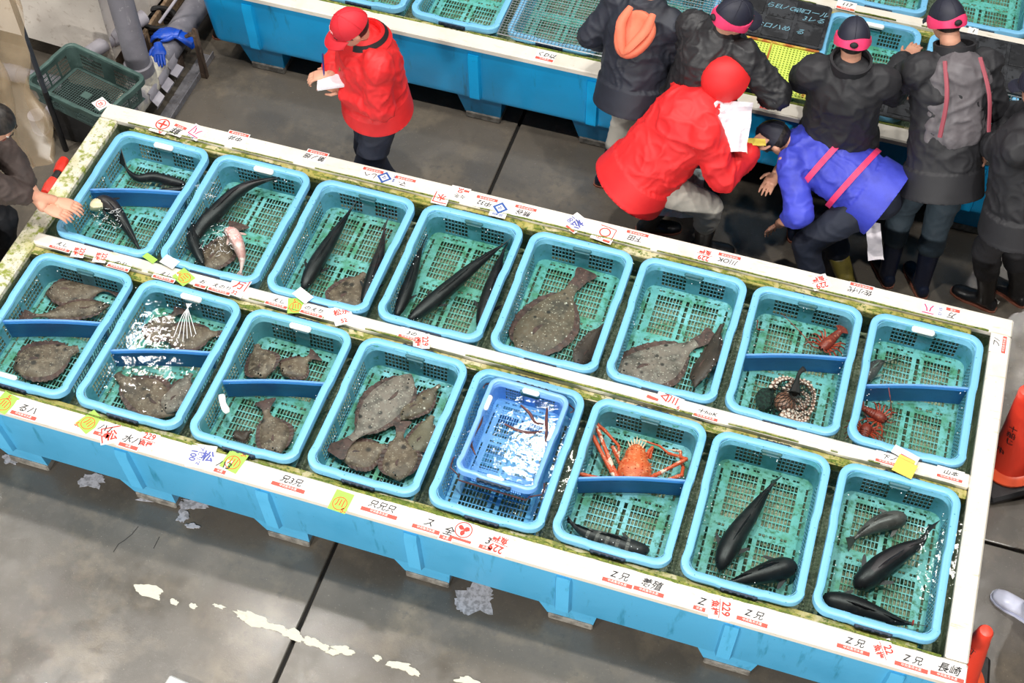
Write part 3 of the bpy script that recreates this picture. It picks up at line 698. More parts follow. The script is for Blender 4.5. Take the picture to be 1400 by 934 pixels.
# ------------------------------------------------------------------ spider crab
M('crab_shell', (232, 116, 66), .45, [('n', 9, .45, .65, (216, 92, 50)), ('n', 40, .55, .68, (244, 170, 122)), ('n', 16, .62, .7, (176, 84, 56))], (50, .6, .006))
M('crab_leg', (222, 92, 52), .42, [('n', 16, .56, .60, (246, 226, 206)), ('n', 40, .60, .66, (250, 206, 170))], (60, .3, .004))
M('crab_tip', (242, 214, 178), .45)
cc = at(868, 632, .60)
crab = thing('spider_crab', 'orange spider crab with long legs above the divider of the sixth front basket', 'crab', (cc.x, cc.y, .54))
mb = MB(); rings = []
ax = (at(870, 610, .60) - at(866, 660, .60)).normalized(); sd = ax.cross(V((0, 0, 1)))
for i in range(15):
    t = i / 14; wv = interp([(0, .02), (.08, .062), (.3, .085), (.5, .078), (.68, .055), (.82, .05), (.93, .034), (1, .012)], t)
    c_ = at(866, 664, .59) + ax * .235 * t
    rings.append([c_ + sd * wv * math.cos(q) + V((0, 0, wv * .62 * math.sin(q))) * (1 + .08 * math.sin(q * 5 + i)) for q in [2 * PI * k / 16 for k in range(16)]])
mb.loft(rings).build('carapace', MATS['crab_shell'], crab, smooth=50)
rnd = random.Random(3)
mb = MB()
for k in range(90):
    i = rnd.randrange(1, 13); q = PI * rnd.uniform(.05, .95); r = rings[i]; j = int(q / (2 * PI) * 16)
    p = r[j]; nrm = (p - (at(866, 664, .59) + ax * .235 * i / 14)).normalized(); s_ = rnd.uniform(.004, .008)
    a = nrm.cross(V((1, .3, 0))).normalized(); b = nrm.cross(a)
    mb.add([p + a * s_ * .6, p - a * s_ * .3 + b * s_ * .5, p - a * s_ * .3 - b * s_ * .5, p + nrm * s_ * 1.5], [[0, 1, 3], [1, 2, 3], [2, 0, 3], [0, 2, 1]])
tag(mb.build('knobs', MATS['crab_shell'], crab, smooth=0), kind='stuff')
for k in range(7):
    f = (k - 3) / 3; p = at(870, 612, .60) + sd * .03 * f + ax * .028 * (1 - abs(f)); q = p + ax * .03 + sd * .016 * f + V((0, 0, .012))
    MB().tube([p, (p + q) / 2 + V((0, 0, .002)), q], [.005, .0035, .001], 6).build('spine', MATS['crab_tip'], crab)
def leg(pts, r, name='leg', tip=True):
    P = [at(a, b, z) for a, b, z in pts]; mb = MB()
    for i, (p, q) in enumerate(zip(P, P[1:])):
        r0 = r * (1 - .12 * i); d = (q - p)
        mb.tube([p, p + d * .12, p + d * .5, p + d * .88, q], [r0 * .8, r0 * 1.05, r0 * .92, r0 * 1.1, r0 * .75], 8)
        mb.ell(q, (r0 * 1.08,) * 3, 8)
    o = mb.build(name, MATS['crab_leg'], crab, smooth=55)
    if tip:
        d = (P[-1] - P[-2]).normalized(); e = P[-1]
        MB().tube([e, e + d * .02 + V((0, 0, .003)), e + d * .042 - V((0, 0, .006))], [r * .6, r * .4, .001], 6).build('claw_tip', MATS['crab_tip'], o)
leg([(846, 656, .58), (838, 640, .60), (813, 577, .625), (828, 590, .60), (846, 610, .57), (846, 618, .56)], .0125)
leg([(848, 660, .58), (836, 645, .60), (808, 592, .625)], .0125, tip=False)
leg([(850, 664, .57), (826, 656, .60), (792, 648, .64)], .012, tip=False)
leg([(888, 655, .58), (896, 650, .60), (938, 628, .625), (928, 624, .60), (914, 620, .58), (902, 610, .57), (884, 604, .565)], .012)
leg([(890, 662, .58), (905, 659, .59), (932, 650, .625), (934, 640, .60), (932, 635, .58)], .012, tip=False)
leg([(846, 626, .58), (838, 612, .60), (840, 618, .59), (846, 632, .57)], .010, 'claw', False)
leg([(884, 626, .58), (888, 616, .60), (892, 612, .60), (889, 626, .58)], .009, 'claw', False)
leg([(932, 630, .60), (930, 617, .60), (921, 616, .58)], .008, 'leg')
# ------------------------------------------------------------------ lobsters
M('lobster', (150, 56, 40), .4, [('n', 14, .45, .65, (112, 40, 32)), ('n', 44, .56, .68, (206, 104, 70))], (60, .6, .005))
M('lobster_leg', (186, 70, 44), .45, [('n', 30, .5, .66, (130, 46, 34))])
def lobster(label, head, tail, ants, z=.575, w_=.062):
    A, B_ = at(*head, z), at(*tail, z); d = (B_ - A).normalized(); L = (B_ - A).length; s = V((0, 0, 1)).cross(d)
    root = thing('spiny_lobster', label, 'lobster', ((A.x + B_.x) / 2, (A.y + B_.y) / 2, z - .03), 0, 'spiny lobsters in the back row')
    def ring(t, wv, hv, dz=0): return [A + d * L * t + s * wv * math.cos(q) + V((0, 0, hv * math.sin(q) + dz)) for q in [2 * PI * k / 12 for k in range(12)]]
    MB().loft([ring(0, .010, .010), ring(.06, .022, .018), ring(.2, w_ * .46, .026), ring(.36, w_ * .5, .028), ring(.44, w_ * .42, .024)]).build('carapace', MATS['lobster'], root, smooth=50)
    for k in range(5):
        t = .44 + .085 * k; wv = w_ * (.44 - .035 * k)
        MB().loft([ring(t, wv * .9, .018 - .001 * k), ring(t + .02, wv, .022 - .0015 * k), ring(t + .085, wv * .98, .021 - .0015 * k), ring(t + .095, wv * .86, .016 - .001 * k)]).build('tail_segment', MATS['lobster'], root, smooth=40)
    for k in range(5):
        a = (k - 2) * .42; e = A + d * L * .87; q = e + (d * math.cos(a) + s * math.sin(a)) * .042; sp_ = (d * -math.sin(a) + s * math.cos(a))
        mb = MB(); mb.loft([[e + sp_ * .005, e - sp_ * .005, e - sp_ * .005 + V((0, 0, .003)), e + sp_ * .005 + V((0, 0, .003))], [q + sp_ * .013, q - sp_ * .013, q - sp_ * .013 + V((0, 0, .002)), q + sp_ * .013 + V((0, 0, .002))]]); mb.build('tail_fan', MATS['lobster'], root, smooth=0)
    for sg in (-1, 1):
        for k in range(5):
            p = A + d * L * (.14 + .065 * k) + s * sg * w_ * .42 - V((0, 0, .008)); out = (s * sg + d * (.45 * (k - 1.6))).normalized()
            MB().tube([p, p + out * .035 + V((0, 0, .018)), p + out * .06 + V((0, 0, .006)), p + out * .078 - V((0, 0, .02))], [.0055, .0045, .0035, .0015], 6).build('leg', MATS['lobster_leg'], root)
        p = A + s * sg * .008 + V((0, 0, .012)); MB().ell(p, (.005, .005, .005), 8).build('eye', MATS['fish_eye'], root)
    for an in ants:
        P = [A + d * .01 + V((0, 0, .008))] + [at(a, b, zz) for a, b, zz in an]
        sp_ = spline(P, 16); MB().tube(sp_, [.0055] * 3 + [.004 - .0026 * k / 13 for k in range(14)], 6).build('antenna', MATS['lobster'], root)
    return root
lobster('red spiny lobster above the divider beside the netted octopus', (1122, 478), (1152, 450), [[(1112, 474, .58), (1095, 455, .61), (1068, 428, .64)], [(1130, 482, .58), (1142, 478, .60), (1150, 470, .60)]])
lobster('upper red lobster below the divider in the rightmost back basket', (1212, 576), (1176, 556), [[(1218, 570, .59), (1218, 552, .63), (1215, 530, .672)], [(1216, 578, .59), (1226, 576, .58)]], w_=.06)
lobster('lower red lobster in the bottom left corner of the rightmost back basket', (1186, 580), (1178, 606), [[(1192, 584, .59), (1202, 598, .60), (1213, 612, .60)], [(1186, 572, .6), (1182, 566, .6)]], w_=.06)
mb = MB(); mb.tube([at(1036, 438, .56), at(1035, 445, .56), at(1035, 450, .555), at(1040, 451, .555), at(1045, 451.5, .555)], [.003, .003, .003, .003, .002], 6)
tag(mb.build('lobster_limb', MATS['lobster_leg']), 'loose red lobster limb bent like an L on the basket bottom', 'limb')
# ------------------------------------------------------------------ octopus in its net
M('octopus', (142, 96, 78), .35, [('n', 9, .45, .62, (100, 64, 54)), ('n', 34, .5, .66, (186, 138, 112))], (60, .4, .004))
M('sucker', (236, 214, 202), .4); M('net_black', (24, 28, 26), .7)
oc = at(1088, 548, .575)
octo = thing('octopus', 'brown octopus with white suckers inside the black net bag', 'octopus', (oc.x, oc.y, .53))
MB().ell(oc + V((-.05, -.035, .01)), (.055, .065, .035), 14).build('mantle', MATS['octopus'], octo, smooth=60)
rnd = random.Random(5)
arms = [[(1072, 536), (1086, 524), (1102, 524), (1112, 538), (1111, 556)], [(1066, 556), (1080, 566), (1096, 570), (1108, 562), (1113, 548)], [(1074, 550), (1086, 558), (1100, 556), (1104, 544), (1096, 536)], [(1056, 532), (1062, 522), (1074, 518), (1086, 520)], [(1068, 566), (1080, 574), (1096, 577), (1106, 571)], [(1078, 542), (1086, 547), (1094, 549), (1099, 562)], [(1076, 560), (1090, 568), (1103, 564)]]
for i, pl in enumerate(arms):
    P = spline([at(a, b, .575 + .008 * ((i + k) % 3)) for k, (a, b) in enumerate(pl)], 24)
    ar = MB().tube(P, [.0205 - .011 * k / 24 for k in range(25)], 10, .7).build('arm', MATS['octopus'], octo, smooth=60)
    mb = MB(); cum = 0.; last = -1.
    for k in range(1, 24):
        cum += (P[k] - P[k - 1]).length; r = .0205 - .011 * k / 24
        if cum - last < r * 1.15: continue
        last = cum; t = (P[min(k + 1, 24)] - P[k - 1]).normalized(); a = t.cross(V((0, 0, 1)))
        for sg in (-1, 1):
            c_ = P[k] + a * sg * r * .56 + t * sg * r * .3 + V((0, 0, r * .60)); q = r * .47
            mb.lathe([(q * .6, -.002), (q, 0), (q, .003), (q * .66, .0045), (q * .35, .002), (q * .1, .0015)], 10, c_)
    tag(mb.build('suckers', MATS['sucker'], ar, smooth=40), kind='stuff')
def net(label, c, rx, ry, rz, neck):
    mb = MB(); nu, nv = 22, 12; g = {}
    for i in range(nu):
        for j in range(nv + 1):
            a = 2 * PI * (i + .5 * (j % 2)) / nu; b = PI * (.04 + .92 * j / nv)
            k = 1 + .13 * noise.noise(V((math.cos(a) * 2, math.sin(a) * 2, j * .3)))
            g[i, j] = V((c.x + rx * k * math.sin(b) * math.cos(a), c.y + ry * k * math.sin(b) * math.sin(a), max(.531, c.z + rz * math.cos(b))))
    for i in range(nu):
        for j in range(nv):
            for di in (0, 1):
                q = (i + (di if j % 2 else di - 1)) % nu
                mb.tube([g[i, j], g[q, j + 1]], .0016, 3)
    root = thing('net_bag', label, 'net', (c.x, c.y, .53))
    tag(mb.build('mesh', MATS['net_black'], root, smooth=0), kind='stuff')
    P = [c + V((0, 0, rz)), at(*neck[0], .64), at(*neck[1], .665)]
    MB().tube(spline(P, 8), [.03, .024, .016, .011, .010, .011, .013, .015, .016], 8).build('knot', MATS['net_black'], root)
net('black net bag tied around the octopus in the seventh back basket', oc + V((-.015, .0, 0)), .115, .125, .055, ((1092, 512), (1100, 504)))
tag(MB().ell(at(1046, 545, .555), (.05, .07, .02), 12).build('net_bag', M('net_green', (34, 62, 52), .8, [('n', 60, .45, .55, (20, 34, 30))], (120, .8))), 'slack dark green end of the net beside the octopus', 'net')
# ------------------------------------------------------------------ water thrown up by the fish and jets
M('splash', (246, 250, 252), .06, spec=.8)
def splash(label, cpx, r, n, z=.655, seed=1, kind='drop'):
    n = int(n * .7); rd = random.Random(seed); c = at(*cpx, z); mb = MB()
    for k in range(n):
        a = rd.uniform(0, 2 * PI); q = r * rd.random() ** .6; p = c + V((q * math.cos(a), q * math.sin(a), rd.uniform(0, .02)))
        if rd.random() < .45:
            L_ = rd.uniform(.004, .018); b = rd.uniform(0, 2 * PI); d = V((math.cos(b), math.sin(b), 0)) * L_
            e = V((-d.y, d.x, 0)) * rd.uniform(-.6, .6)
            mb.tube([p - d, p - d * .3 + e, p + d * .4 + e * .6, p + d], [.0004, .0011, .001, .0003], 4)  # white strokes paint thin squiggly highlights on the stirred water
        else: s_ = rd.uniform(.001, .0028); mb.ell(p, (s_, s_, s_), 6)
    o = mb.build('splash', MATS['splash']); tag(o, label, 'splash', kind='stuff')
splash('white splash around the held fish in the leftmost back basket', (148, 300), .09, 90, seed=2)
splash('white splash over the fish in the second back basket', (300, 330), .11, 130, seed=3)
splash('small splash along the left wall of the second back basket', (282, 262), .07, 50, seed=6)
splash('white splash at the tail of the black fish in the rightmost front basket', (1262, 728), .035, 36, seed=4)
splash('white drops and painted ripple glints in the small crate', (712, 590), .13, 90, .708, seed=5)
mb = MB()
for k in range(6):
    p = at(262 - k * 1.5, 415, .70); q = at(238 + k * 6, 466 - abs(k - 2) * 3, .655)
    mb.tube(spline([p, (p + q) / 2 + V((0, 0, .03)), q], 8), .0018, 5)
tag(mb.build('water_jet', MATS['splash']), 'thin water jets falling into the second front basket', 'water jet', kind='stuff')
mb = MB(); mb.tube(spline([at(303, 540, .672), at(305, 552, .664), at(311, 564, .66)], 6), [.015, .017, .016, .015, .017, .018, .012], 8, flat=.6)
tag(mb.build('foam_piece', MATS['foam_white']), 'white foam piece at the left end of the divider in the third front basket', 'foam piece')
rd = random.Random(11); mb = MB()
for row, k in BASK:
    c = BASK[(row, k)].location
    for i in range(26):
        a = rd.uniform(0, 2 * PI); ca, sa = math.cos(a), math.sin(a); q = min(.236 / max(abs(ca), .01), .358 / max(abs(sa), .01)); q *= rd.uniform(.90, 1.0); s_ = rd.uniform(.0012, .0034)
        if abs(q * ca) > .17 and abs(q * sa) > .29: continue
        mb.ell((c.x + q * ca, c.y + q * sa, .652), (s_, s_, s_ * .7), 6)
tag(mb.build('bubbles', MATS['splash']), 'small white bubbles along the edges of the water in the baskets', 'bubbles', kind='stuff')
# ================================================================== pipes, tub and clutter at the left
M('pvc_grey', (128, 126, 134), .5, [('n', 5, .5, .7, (112, 110, 118)), ('n', 30, .64, .72, (176, 174, 178)), ('j', 26, .62, .7, (160, 158, 164))], (40, .15, .004))
M('pvc_light', (168, 164, 172), .55, [('n', 8, .5, .7, (146, 142, 150))], (40, .15, .004))
M('pvc_cream', (214, 208, 190), .55, [('n', 7, .45, .6, (150, 147, 150)), ('n', 40, .6, .7, (186, 178, 156))], (40, .2, .004))
M('sheet_metal', (150, 148, 152), .45, [('n', 8, .45, .65, (116, 114, 118)), ('n', 40, .58, .68, (92, 80, 70))], (40, .3, .005), metal=.3)
M('tub_beige', (232, 224, 214), .45, [('n', 2, .4, .65, (220, 210, 200)), ('n', 20, .58, .72, (188, 174, 160))], (12, .2, .02))
M('wood_pale', (176, 150, 122), .7, [('k', 40, .45, .6, (146, 118, 92))])
M('wood_wet', (96, 78, 64), .6, [('j', 40, .45, .6, (66, 52, 42)), ('n', 30, .62, .7, (140, 122, 104))], (50, .4))
M('black_rubber', (26, 26, 28), .45, [('n', 20, .5, .7, (44, 43, 44))], (60, .2, .003))
M('glove_blue', (24, 78, 190), .3, [('n', 12, .5, .7, (18, 60, 160))], (30, .4, .006))
M('rock', (168, 146, 118), .75, [('n', 12, .45, .6, (124, 104, 82)), ('n', 50, .5, .65, (206, 186, 158))], (30, .8, .02))
M('basket_green', (70, 92, 88), .5, [('n', 8, .45, .65, (56, 76, 72)), ('n', 40, .58, .7, (88, 108, 102))], (60, .2, .003))
M('basket_green_rim', (78, 104, 98), .4, [('n', 12, .45, .65, (64, 88, 84))])
M('red_plastic', (232, 58, 44), .3, [('n', 10, .5, .7, (214, 44, 36))], (30, .1, .004))
PX = -4.2
mb = MB(); tx1 = at(200, 33, .12).x; ty0 = 5.785; n = 28
rings = []
for z, ins in ((.12, .07), (.15, .0), (.45, .02), (.80, -.02), (.86, -.05), (.86, .03), (.30, .06)):
    r = []
    for i in range(n + 1):
        x = -8 + (tx1 - ins + 8) * i / n; r.append(V((x, ty0 + ins + .022 * math.sin(x * 3.2) * (1 if .14 < z < .84 else .3), z)))
    for i in range(n + 1):
        y = ty0 + ins + (1.6 - ins) * i / n; r.append(V((tx1 - ins + .02 * math.sin(y * 4) * (1 if .14 < z < .84 else .3), y, z)))
    rings.append(r)
mb.loft(rings, closed=False, caps=False)
mb.add([(-8, ty0 + .07, .12), (tx1 - .07, ty0 + .07, .12), (tx1 - .07, ty0 + 1.6, .12), (-8, ty0 + 1.6, .12)], [[0, 1, 2, 3]]).add([(-8, ty0 + .06, .3), (tx1 - .06, ty0 + .06, .3), (tx1 - .06, ty0 + 1.6, .3), (-8, ty0 + 1.6, .3)], [[0, 1, 2, 3]])
tub = thing('plastic_tub', 'large beige plastic tub behind the green basket at the top left', 'tub', (-6.2, 6.4, 0))
mb.build('tub_wall', MATS['tub_beige'], tub, smooth=50)
for x in (-7.5, -6.2, -4.9): MB().cbox((x - .12, ty0 + .25, 0), (x + .12, ty0 + 1.4, .12), .01).build('skid', MATS['black_rubber'], tub)
MB().cbox((tx1 + .03, 5.95, 0), (tx1 + .055, 7.6, .16), .004).build('edge_board', MATS['wood_pale'], tub)
pipe = thing('drain_pipe', 'thick grey upright pipe joining a long floor pipe left of the far tank', 'pipe', (PX, 5.61, 0))
PZ = .175
MB().tube([(PX, y, PZ) for y in (4.95, 5.2, 5.45)], .078, 20).build('floor_pipe', MATS['pvc_grey'], pipe)
MB().tube([(PX, 5.78, PZ), (PX, 6.3, PZ), (PX, 7.6, PZ)], [.086, .084, .084], 20).build('floor_pipe', MATS['pvc_grey'], pipe)
mb = MB(); mb.tube([(PX, 5.38, PZ), (PX, 5.40, PZ), (PX, 5.60, PZ), (PX, 5.80, PZ), (PX, 5.82, PZ)], [.084, .094, .096, .096, .086], 20)
mb.tube([(PX, 5.61, PZ), (PX, 5.61, PZ + .10), (PX, 5.61, PZ + .13)], [.094, .094, .088], 20)
mb.build('tee_fitting', MATS['pvc_cream'], pipe)
MB().lathe([(.080, .275), (.091, .28), (.091, .36), (.082, .366)], 20, (PX, 5.61, 0)).build('coupling', MATS['pvc_grey'], pipe)
MB().lathe([(.077, .33), (.077, 1.2), (.077, 2.6)], 24, (PX, 5.61, 0)).build('upright_pipe', MATS['pvc_grey'], pipe)
mb = MB()
for i in range(3):   # torn wrap hanging off the floor pipe
    y0 = 5.50 + i * .14; rr = []
    for k in range(8):
        a = -.5 + k * .20; rr.append([V((PX + (.099 + .012 * k * (k > 4)) * math.cos(-a) , y0 + .012 * math.sin(k * 2 + i) + dy, max(.012, PZ - (.099) * math.sin(a) - .012 * (k > 5)))) for dy in (0, .10)] )
    rr = [[r[0], r[1], r[1] + V((.003, 0, .003)), r[0] + V((.003, 0, .003))] for r in rr]
    mb.loft(rr)
mb.build('torn_wrap', MATS['pvc_light'], pipe)
for y in (5.25, 5.95, 6.8): MB().cbox((PX - .07, y - .05, 0), (PX + .07, y + .05, PZ - .07), .005).build('cradle', MATS['wood_wet'], pipe)
tr = thing('angle_trough', 'bent grey metal angle lying along the floor pipe', 'metal angle', (PX + .17, 5.9, 0))
mb = MB(); mb.cbox((PX + .11, 5.15, 0), (PX + .21, 6.15, .006), .002); mb.cbox((PX + .205, 5.15, 0), (PX + .211, 6.15, .05), .002); mb.build('angle', MATS['sheet_metal'], tr)
st = thing('wooden_stake', 'weathered wooden stake beside the long grey pipe', 'stake', (PX + .23, 5.95, 0))
MB().loft([[V((PX + .215 - e, 5.94 - e, z)), V((PX + .252 + e, 5.94 - e, z)), V((PX + .252 + e, 5.965 + e, z)), V((PX + .215 - e, 5.965 + e, z))] for z, e in ((0, .003), (.2, 0), (.40, -.002), (.415, -.008))]).build('post', MATS['wood_wet'], st)
MB().tube([(PX + .16, 5.95, .33), (PX + .20, 5.95, .36), (PX + .235, 5.95, .355)], [.012, .016, .014], 6).build('wire_tie', MATS['wood_wet'], st)
for nm, lb, pts, r, mt in (('grey_pipe', 'pale grey pipe running behind the thick upright pipe', [(-4.60, 5.66, .27), (-4.42, 6.1, .27)], .05, 'pvc_light'),
                           ('grey_pipe', 'grey pipe on the floor at the near left corner of the tub', [(-5.5, 5.54, .07), (-4.75, 5.54, .07)], .05, 'pvc_grey'),
                           ('grey_pipe', 'bent grey pipe behind the dark pole and the rock', [(-4.72, 5.4, .06), (-4.72, 5.22, .06), (-4.70, 5.14, .10), (-4.69, 5.12, .22)], .052, 'pvc_light'),
                           ('grey_pipe', 'grey floor pipe beside the near tank with a white sticker', [(-4.36, 5.55, .045), (-4.36, 5.0, .045), (-4.36, 4.2, .045)], .042, 'pvc_grey')):
    rt = thing(nm, lb, 'pipe', (pts[0][0], pts[0][1], 0), 0)
    P = spline([V(p) for p in pts], 12); MB().tube(P, r, 16).build('barrel', MATS[mt], rt)
    d = (P[7] - P[6]).normalized(); q = P[6]; MB().tube([q - d * .05, q - d * .045, q + d * .045, q + d * .05], [r, r * 1.13, r * 1.13, r], 16).build('coupling', MATS[mt], rt)
    if 'sticker' in lb: MB().cbox((-4.385, 5.0, .083), (-4.345, 5.10, .089), .002).build('sticker', MATS['paper'], rt)
for y in (5.80,): MB().cbox((-4.66, 5.9, 0), (-4.36, 6.0, .22), .005).build('support_block', MATS['wood_wet'], bpy.data.objects['grey_pipe'])
po = thing('pole', 'dark grey upright pole standing by the left end of the near tank', 'pole', (-4.52, 5.08, 0))
MB().lathe([(.016, .01), (.016, 2.3)], 12, (-4.52, 5.08, 0)).build('rod', M('pole_grey', (74, 78, 86), .4, [('n', 20, .5, .7, (58, 60, 66))], metal=.3), po)
MB().lathe([(.0175, .0), (.0185, .02), (.0175, .5), (.0175, .505)], 12, (-4.52, 5.08, 0)).build('rubber_sleeve', MATS['black_rubber'], po)
mb = MB(); c = at(75, 172, .0); rings = []
for i in range(9):
    b = PI * (i + .3) / 8.6; rings.append([V((c.x, c.y, .05)) + V((.105 * math.sin(b) * math.cos(a) * (1 + .25 * noise.noise(V((math.cos(a) * 1.5, math.sin(a) * 1.5, i * .4)))), .075 * math.sin(b) * math.sin(a) * (1 + .3 * noise.noise(V((math.cos(a) * 2, 5, i * .5)))), .05 * math.cos(b))) for a in [2 * PI * k / 18 for k in range(18)]])
tag(mb.loft(rings).build('rock', MATS['rock'], smooth=50), 'pale brown rock on the floor behind the dark pole', 'rock')
gb = thing('green_basket', 'dark green shallow plastic basket resting on the grey pipes at top left', 'basket', (-4.375, 5.29, .455), -.235)
basket_parts(gb, MATS['basket_green_rim'], MATS['basket_green'], MATS['basket_green'], .315, .215, .17, .024, .06, (16, 8), 1, .003)
MB().cbox((-4.62, 5.16, 0), (-4.32, 5.40, .28), .01).build('support_crate', MATS['black_rubber'], gb)
for x in (-.05, .10): MB().cbox((x - .03, -.03 - x * .3, -.166), (x + .03, .02 - x * .3, -.163), .001).build('blank_patch', MATS['basket_green_rim'], gb, world=False)
# rubber hose coil and rod
hc = thing('hose_coil', 'coil of black rubber hose behind the blue glove', 'hose', (-4.40, 6.18, .1))
for k in range(4):
    mb = MB(); mb.tube([(-4.40 + (.12 + .008 * math.sin(k)) * math.cos(a), 6.22 + .10 * math.sin(a), .05 + .037 * k) for a in [2 * PI * j / 24 for j in range(25)]], .019, 8); mb.build('hose_loop', MATS['black_rubber'], hc)
rd_ = thing('thin_rod', 'thin grey rod leaning by the hose coil', 'rod', (-4.3, 6.05, .0)); MB().tube([at(218, 31, .28), at(246, -8, .45)], .010, 8).build('rod', MATS['pvc_light'], rd_)
# ------------------------------------------------------------------ gloves
def hand_shape(mb, o, fw, side, up, L=.185, curl=.3, thumb=1, fat=1.0, spread=.1):
    """palm, four unequal fingers with bends and a thumb from the side of the palm; o wrist, fw along fingers, side to the thumb"""
    fw, side, up = V(fw).normalized(), V(side).normalized(), V(up).normalized()
    pw = L * .235; 
    rings = []
    for t, w_, h in ((-.08, .135, .11), (.0, .14, .10), (.15, .19, .085), (.32, .225, .085), (.46, .22, .075), (.50, .20, .055)):
        c = o + fw * L * t; rings.append([c + side * L * w_ * fat * math.cos(q) + up * L * h * .95 * fat * math.sin(q) for q in [2 * PI * k / 12 for k in range(12)]])
    mb.loft(rings)
    for k, (u, ln) in enumerate(((.155, .42), (.052, .48), (-.05, .45), (-.15, .35))):
        p = o + fw * L * .44 + side * L * u; d = (fw + side * spread * (u * 5)).normalized(); pts = [p]; ang = .12 + curl * .25
        for s_ in (.45, .32, .23):
            d2 = (d * math.cos(ang) - up * math.sin(ang)); pts.append(pts[-1] + d2 * L * ln * s_); ang += curl
        mb.tube(pts, [L * .052 * fat, L * .048 * fat, L * .043 * fat, L * .030 * fat], 8)
        mb.ell(pts[-1], (L * .031 * fat,) * 3, 8)
    p = o + fw * L * .10 + side * L * .15 * thumb; d = (fw * .62 + side * .75 * thumb - up * .15).normalized(); q = p + d * L * .19; e = q + (fw * .9 + side * .25 * thumb - up * .3 * curl).normalized() * L * .17
    mb.tube([p, q, e], [L * .075 * fat, L * .055 * fat, L * .038 * fat], 8); mb.ell(e, (L * .038 * fat,) * 3, 8)
    return mb
gl = thing('rubber_glove', 'bright blue rubber glove draped over the long grey pipe', 'glove', (-4.2, 5.9, .27))
mb = MB(); hand_shape(mb, V((-4.13, 6.00, .285)), (-1, -.25, .05), (0, -1, 0), (0, .1, 1), .21, .45, 1, 1.2); mb.build('glove_hand', MATS['glove_blue'], gl, smooth=60)
mb = MB(); mb.loft([[V((-4.13 + x, 6.0 + .30 * x + r * math.cos(a), .283 - x * .75 + r * .5 * math.sin(a))) for a in [2 * PI * k / 14 for k in range(14)]] for x, r in ((-.02, .032), (.02, .04), (.07, .052), (.095, .056))], caps=False); mb.build('cuff', MATS['glove_blue'], gl, smooth=60)
gl2 = thing('rubber_glove', 'second blue rubber glove folded beside the upright grey pipe', 'glove', (-4.2, 5.75, .27))
mb = MB(); hand_shape(mb, V((-4.20, 5.86, .285)), (.55, -1, -.12), (1, .5, 0), (0, 0, 1), .17, .2, -1, 1.25, .05); mb.build('glove_hand', MATS['glove_blue'], gl2, smooth=60)
# translucent vinyl sheet and the red handle beside it
def vinyl():
    mt = bpy.data.materials.new('vinyl'); mt.use_nodes = True; N = mt.node_tree.nodes; b = N['Principled BSDF']
    b.inputs['Base Color'].default_value = lin((164, 144, 116)); b.inputs['Roughness'].default_value = .22; b.inputs['Alpha'].default_value = .48; b.inputs['Specular IOR Level'].default_value = .6
    MATS['vinyl'] = mt
vinyl()
mb = MB(); nx, nz = 26, 22; rings = []
B0, B1, T0, T1 = at(66, 222, .74), at(0, 252, .74), at(4, -12, 1.5), at(-50, 40, 1.5)
for i in range(nz + 1):
    f2 = i / nz; r = []
    for j in range(nx + 1):
        f = j / nx; p = B0.lerp(B1, f).lerp(T0.lerp(T1, f), f2)
        fold = .045 * math.sin(f * 15 + 3 * noise.noise(V((f * 3, f2 * 2, 0)))) + .06 * noise.noise(V((f * 6, f2 * 4, 4)))
        r.append(V((p.x + fold, p.y + fold * .6, p.z + .05 * noise.noise(V((f * 7, 1, 2))) * (1 - f2))))
    rings.append(r)
mb.loft(rings, closed=False, caps=False)
tag(mb.build('vinyl_sheet', MATS['vinyl'], smooth=0), 'crumpled translucent beige vinyl sheet hanging at the left edge', 'plastic sheet')
for p in bpy.data.objects['vinyl_sheet'].data.polygons: p.use_smooth = True
sc = thing('scoop', 'red plastic scoop handle with black middle beside the near tank left edge', 'scoop', (-4.05, 4.5, .6))
a, b, c, d = at(88, 218, .66), at(80, 236, .66), at(74, 246, .66), at(62, 264, .66)
MB().tube([a, (a + b) / 2, b], [.026, .034, .030], 10).build('grip', MATS['red_plastic'], sc); MB().tube([b, c], .022, 10).build('joint', MATS['black_rubber'], sc); MB().tube([c, (c + d) / 2, d], [.028, .034, .026], 10).build('grip', MATS['red_plastic'], sc)
e = V((-4.06, 4.36, .0)); MB().tube([d, d + (e - d) * .5, e], [.014, .014, .014], 8).build('shaft', MATS['black_rubber'], sc)

# ================================================================== cones and boards at the right and bottom
M('cone_red', (236, 66, 44), .35, [('n', 8, .55, .8, (222, 50, 36))], (40, .1, .004)); M('cone_orange', (246, 96, 56), .35)
def cone(label, x, y, rz, h=.70, word='中川'):
    r = thing('traffic_cone', label, 'traffic cone', (x, y, 0), rz)
    MB().cbox((-.17, -.17, 0), (.17, .17, .045), .014).build('base', MATS['black_rubber'], r, world=False)
    MB().lathe([(.135, .04), (.142, .05), (.142, .062), (.12, .075), (.10, .085)], 28).build('flange', MATS['cone_orange'], r, world=False)
    MB().lathe([(.108, .07), (.098, .10), (.038, h - .05), (.036, h - .018), (.029, h - .004), (.014, h)], 28).build('shell', MATS['cone_red'], r, world=False)
    return r
cone1 = cone('red traffic cone on a black base behind the right end of the near tank', at(1380, 642, 0).x, at(1380, 642, 0).y, .5)
cone1.rotation_euler[1] = -.20; cone1.location.z = .034; cone1.scale = (1.12, 1.12, 1.12)
cone2 = cone('red traffic cone cut off by the bottom edge near the right corner', 1.250, 3.205, .06, .615)
tag(MB().cbox((1.56, 4.26, 0), (1.86, 4.44, .03), .008).build('red_mat', MATS['red_plastic']), 'flat red plastic piece beside the cone at the right edge', 'mat')
M('board_white', (206, 204, 200), .5, [('n', 20, .55, .7, (214, 210, 202))], (40, .2))
bd = thing('foam_board', 'white ribbed foam board lying on the floor at the bottom edge', 'board', (-2.12, 1.90, 0), -.1)
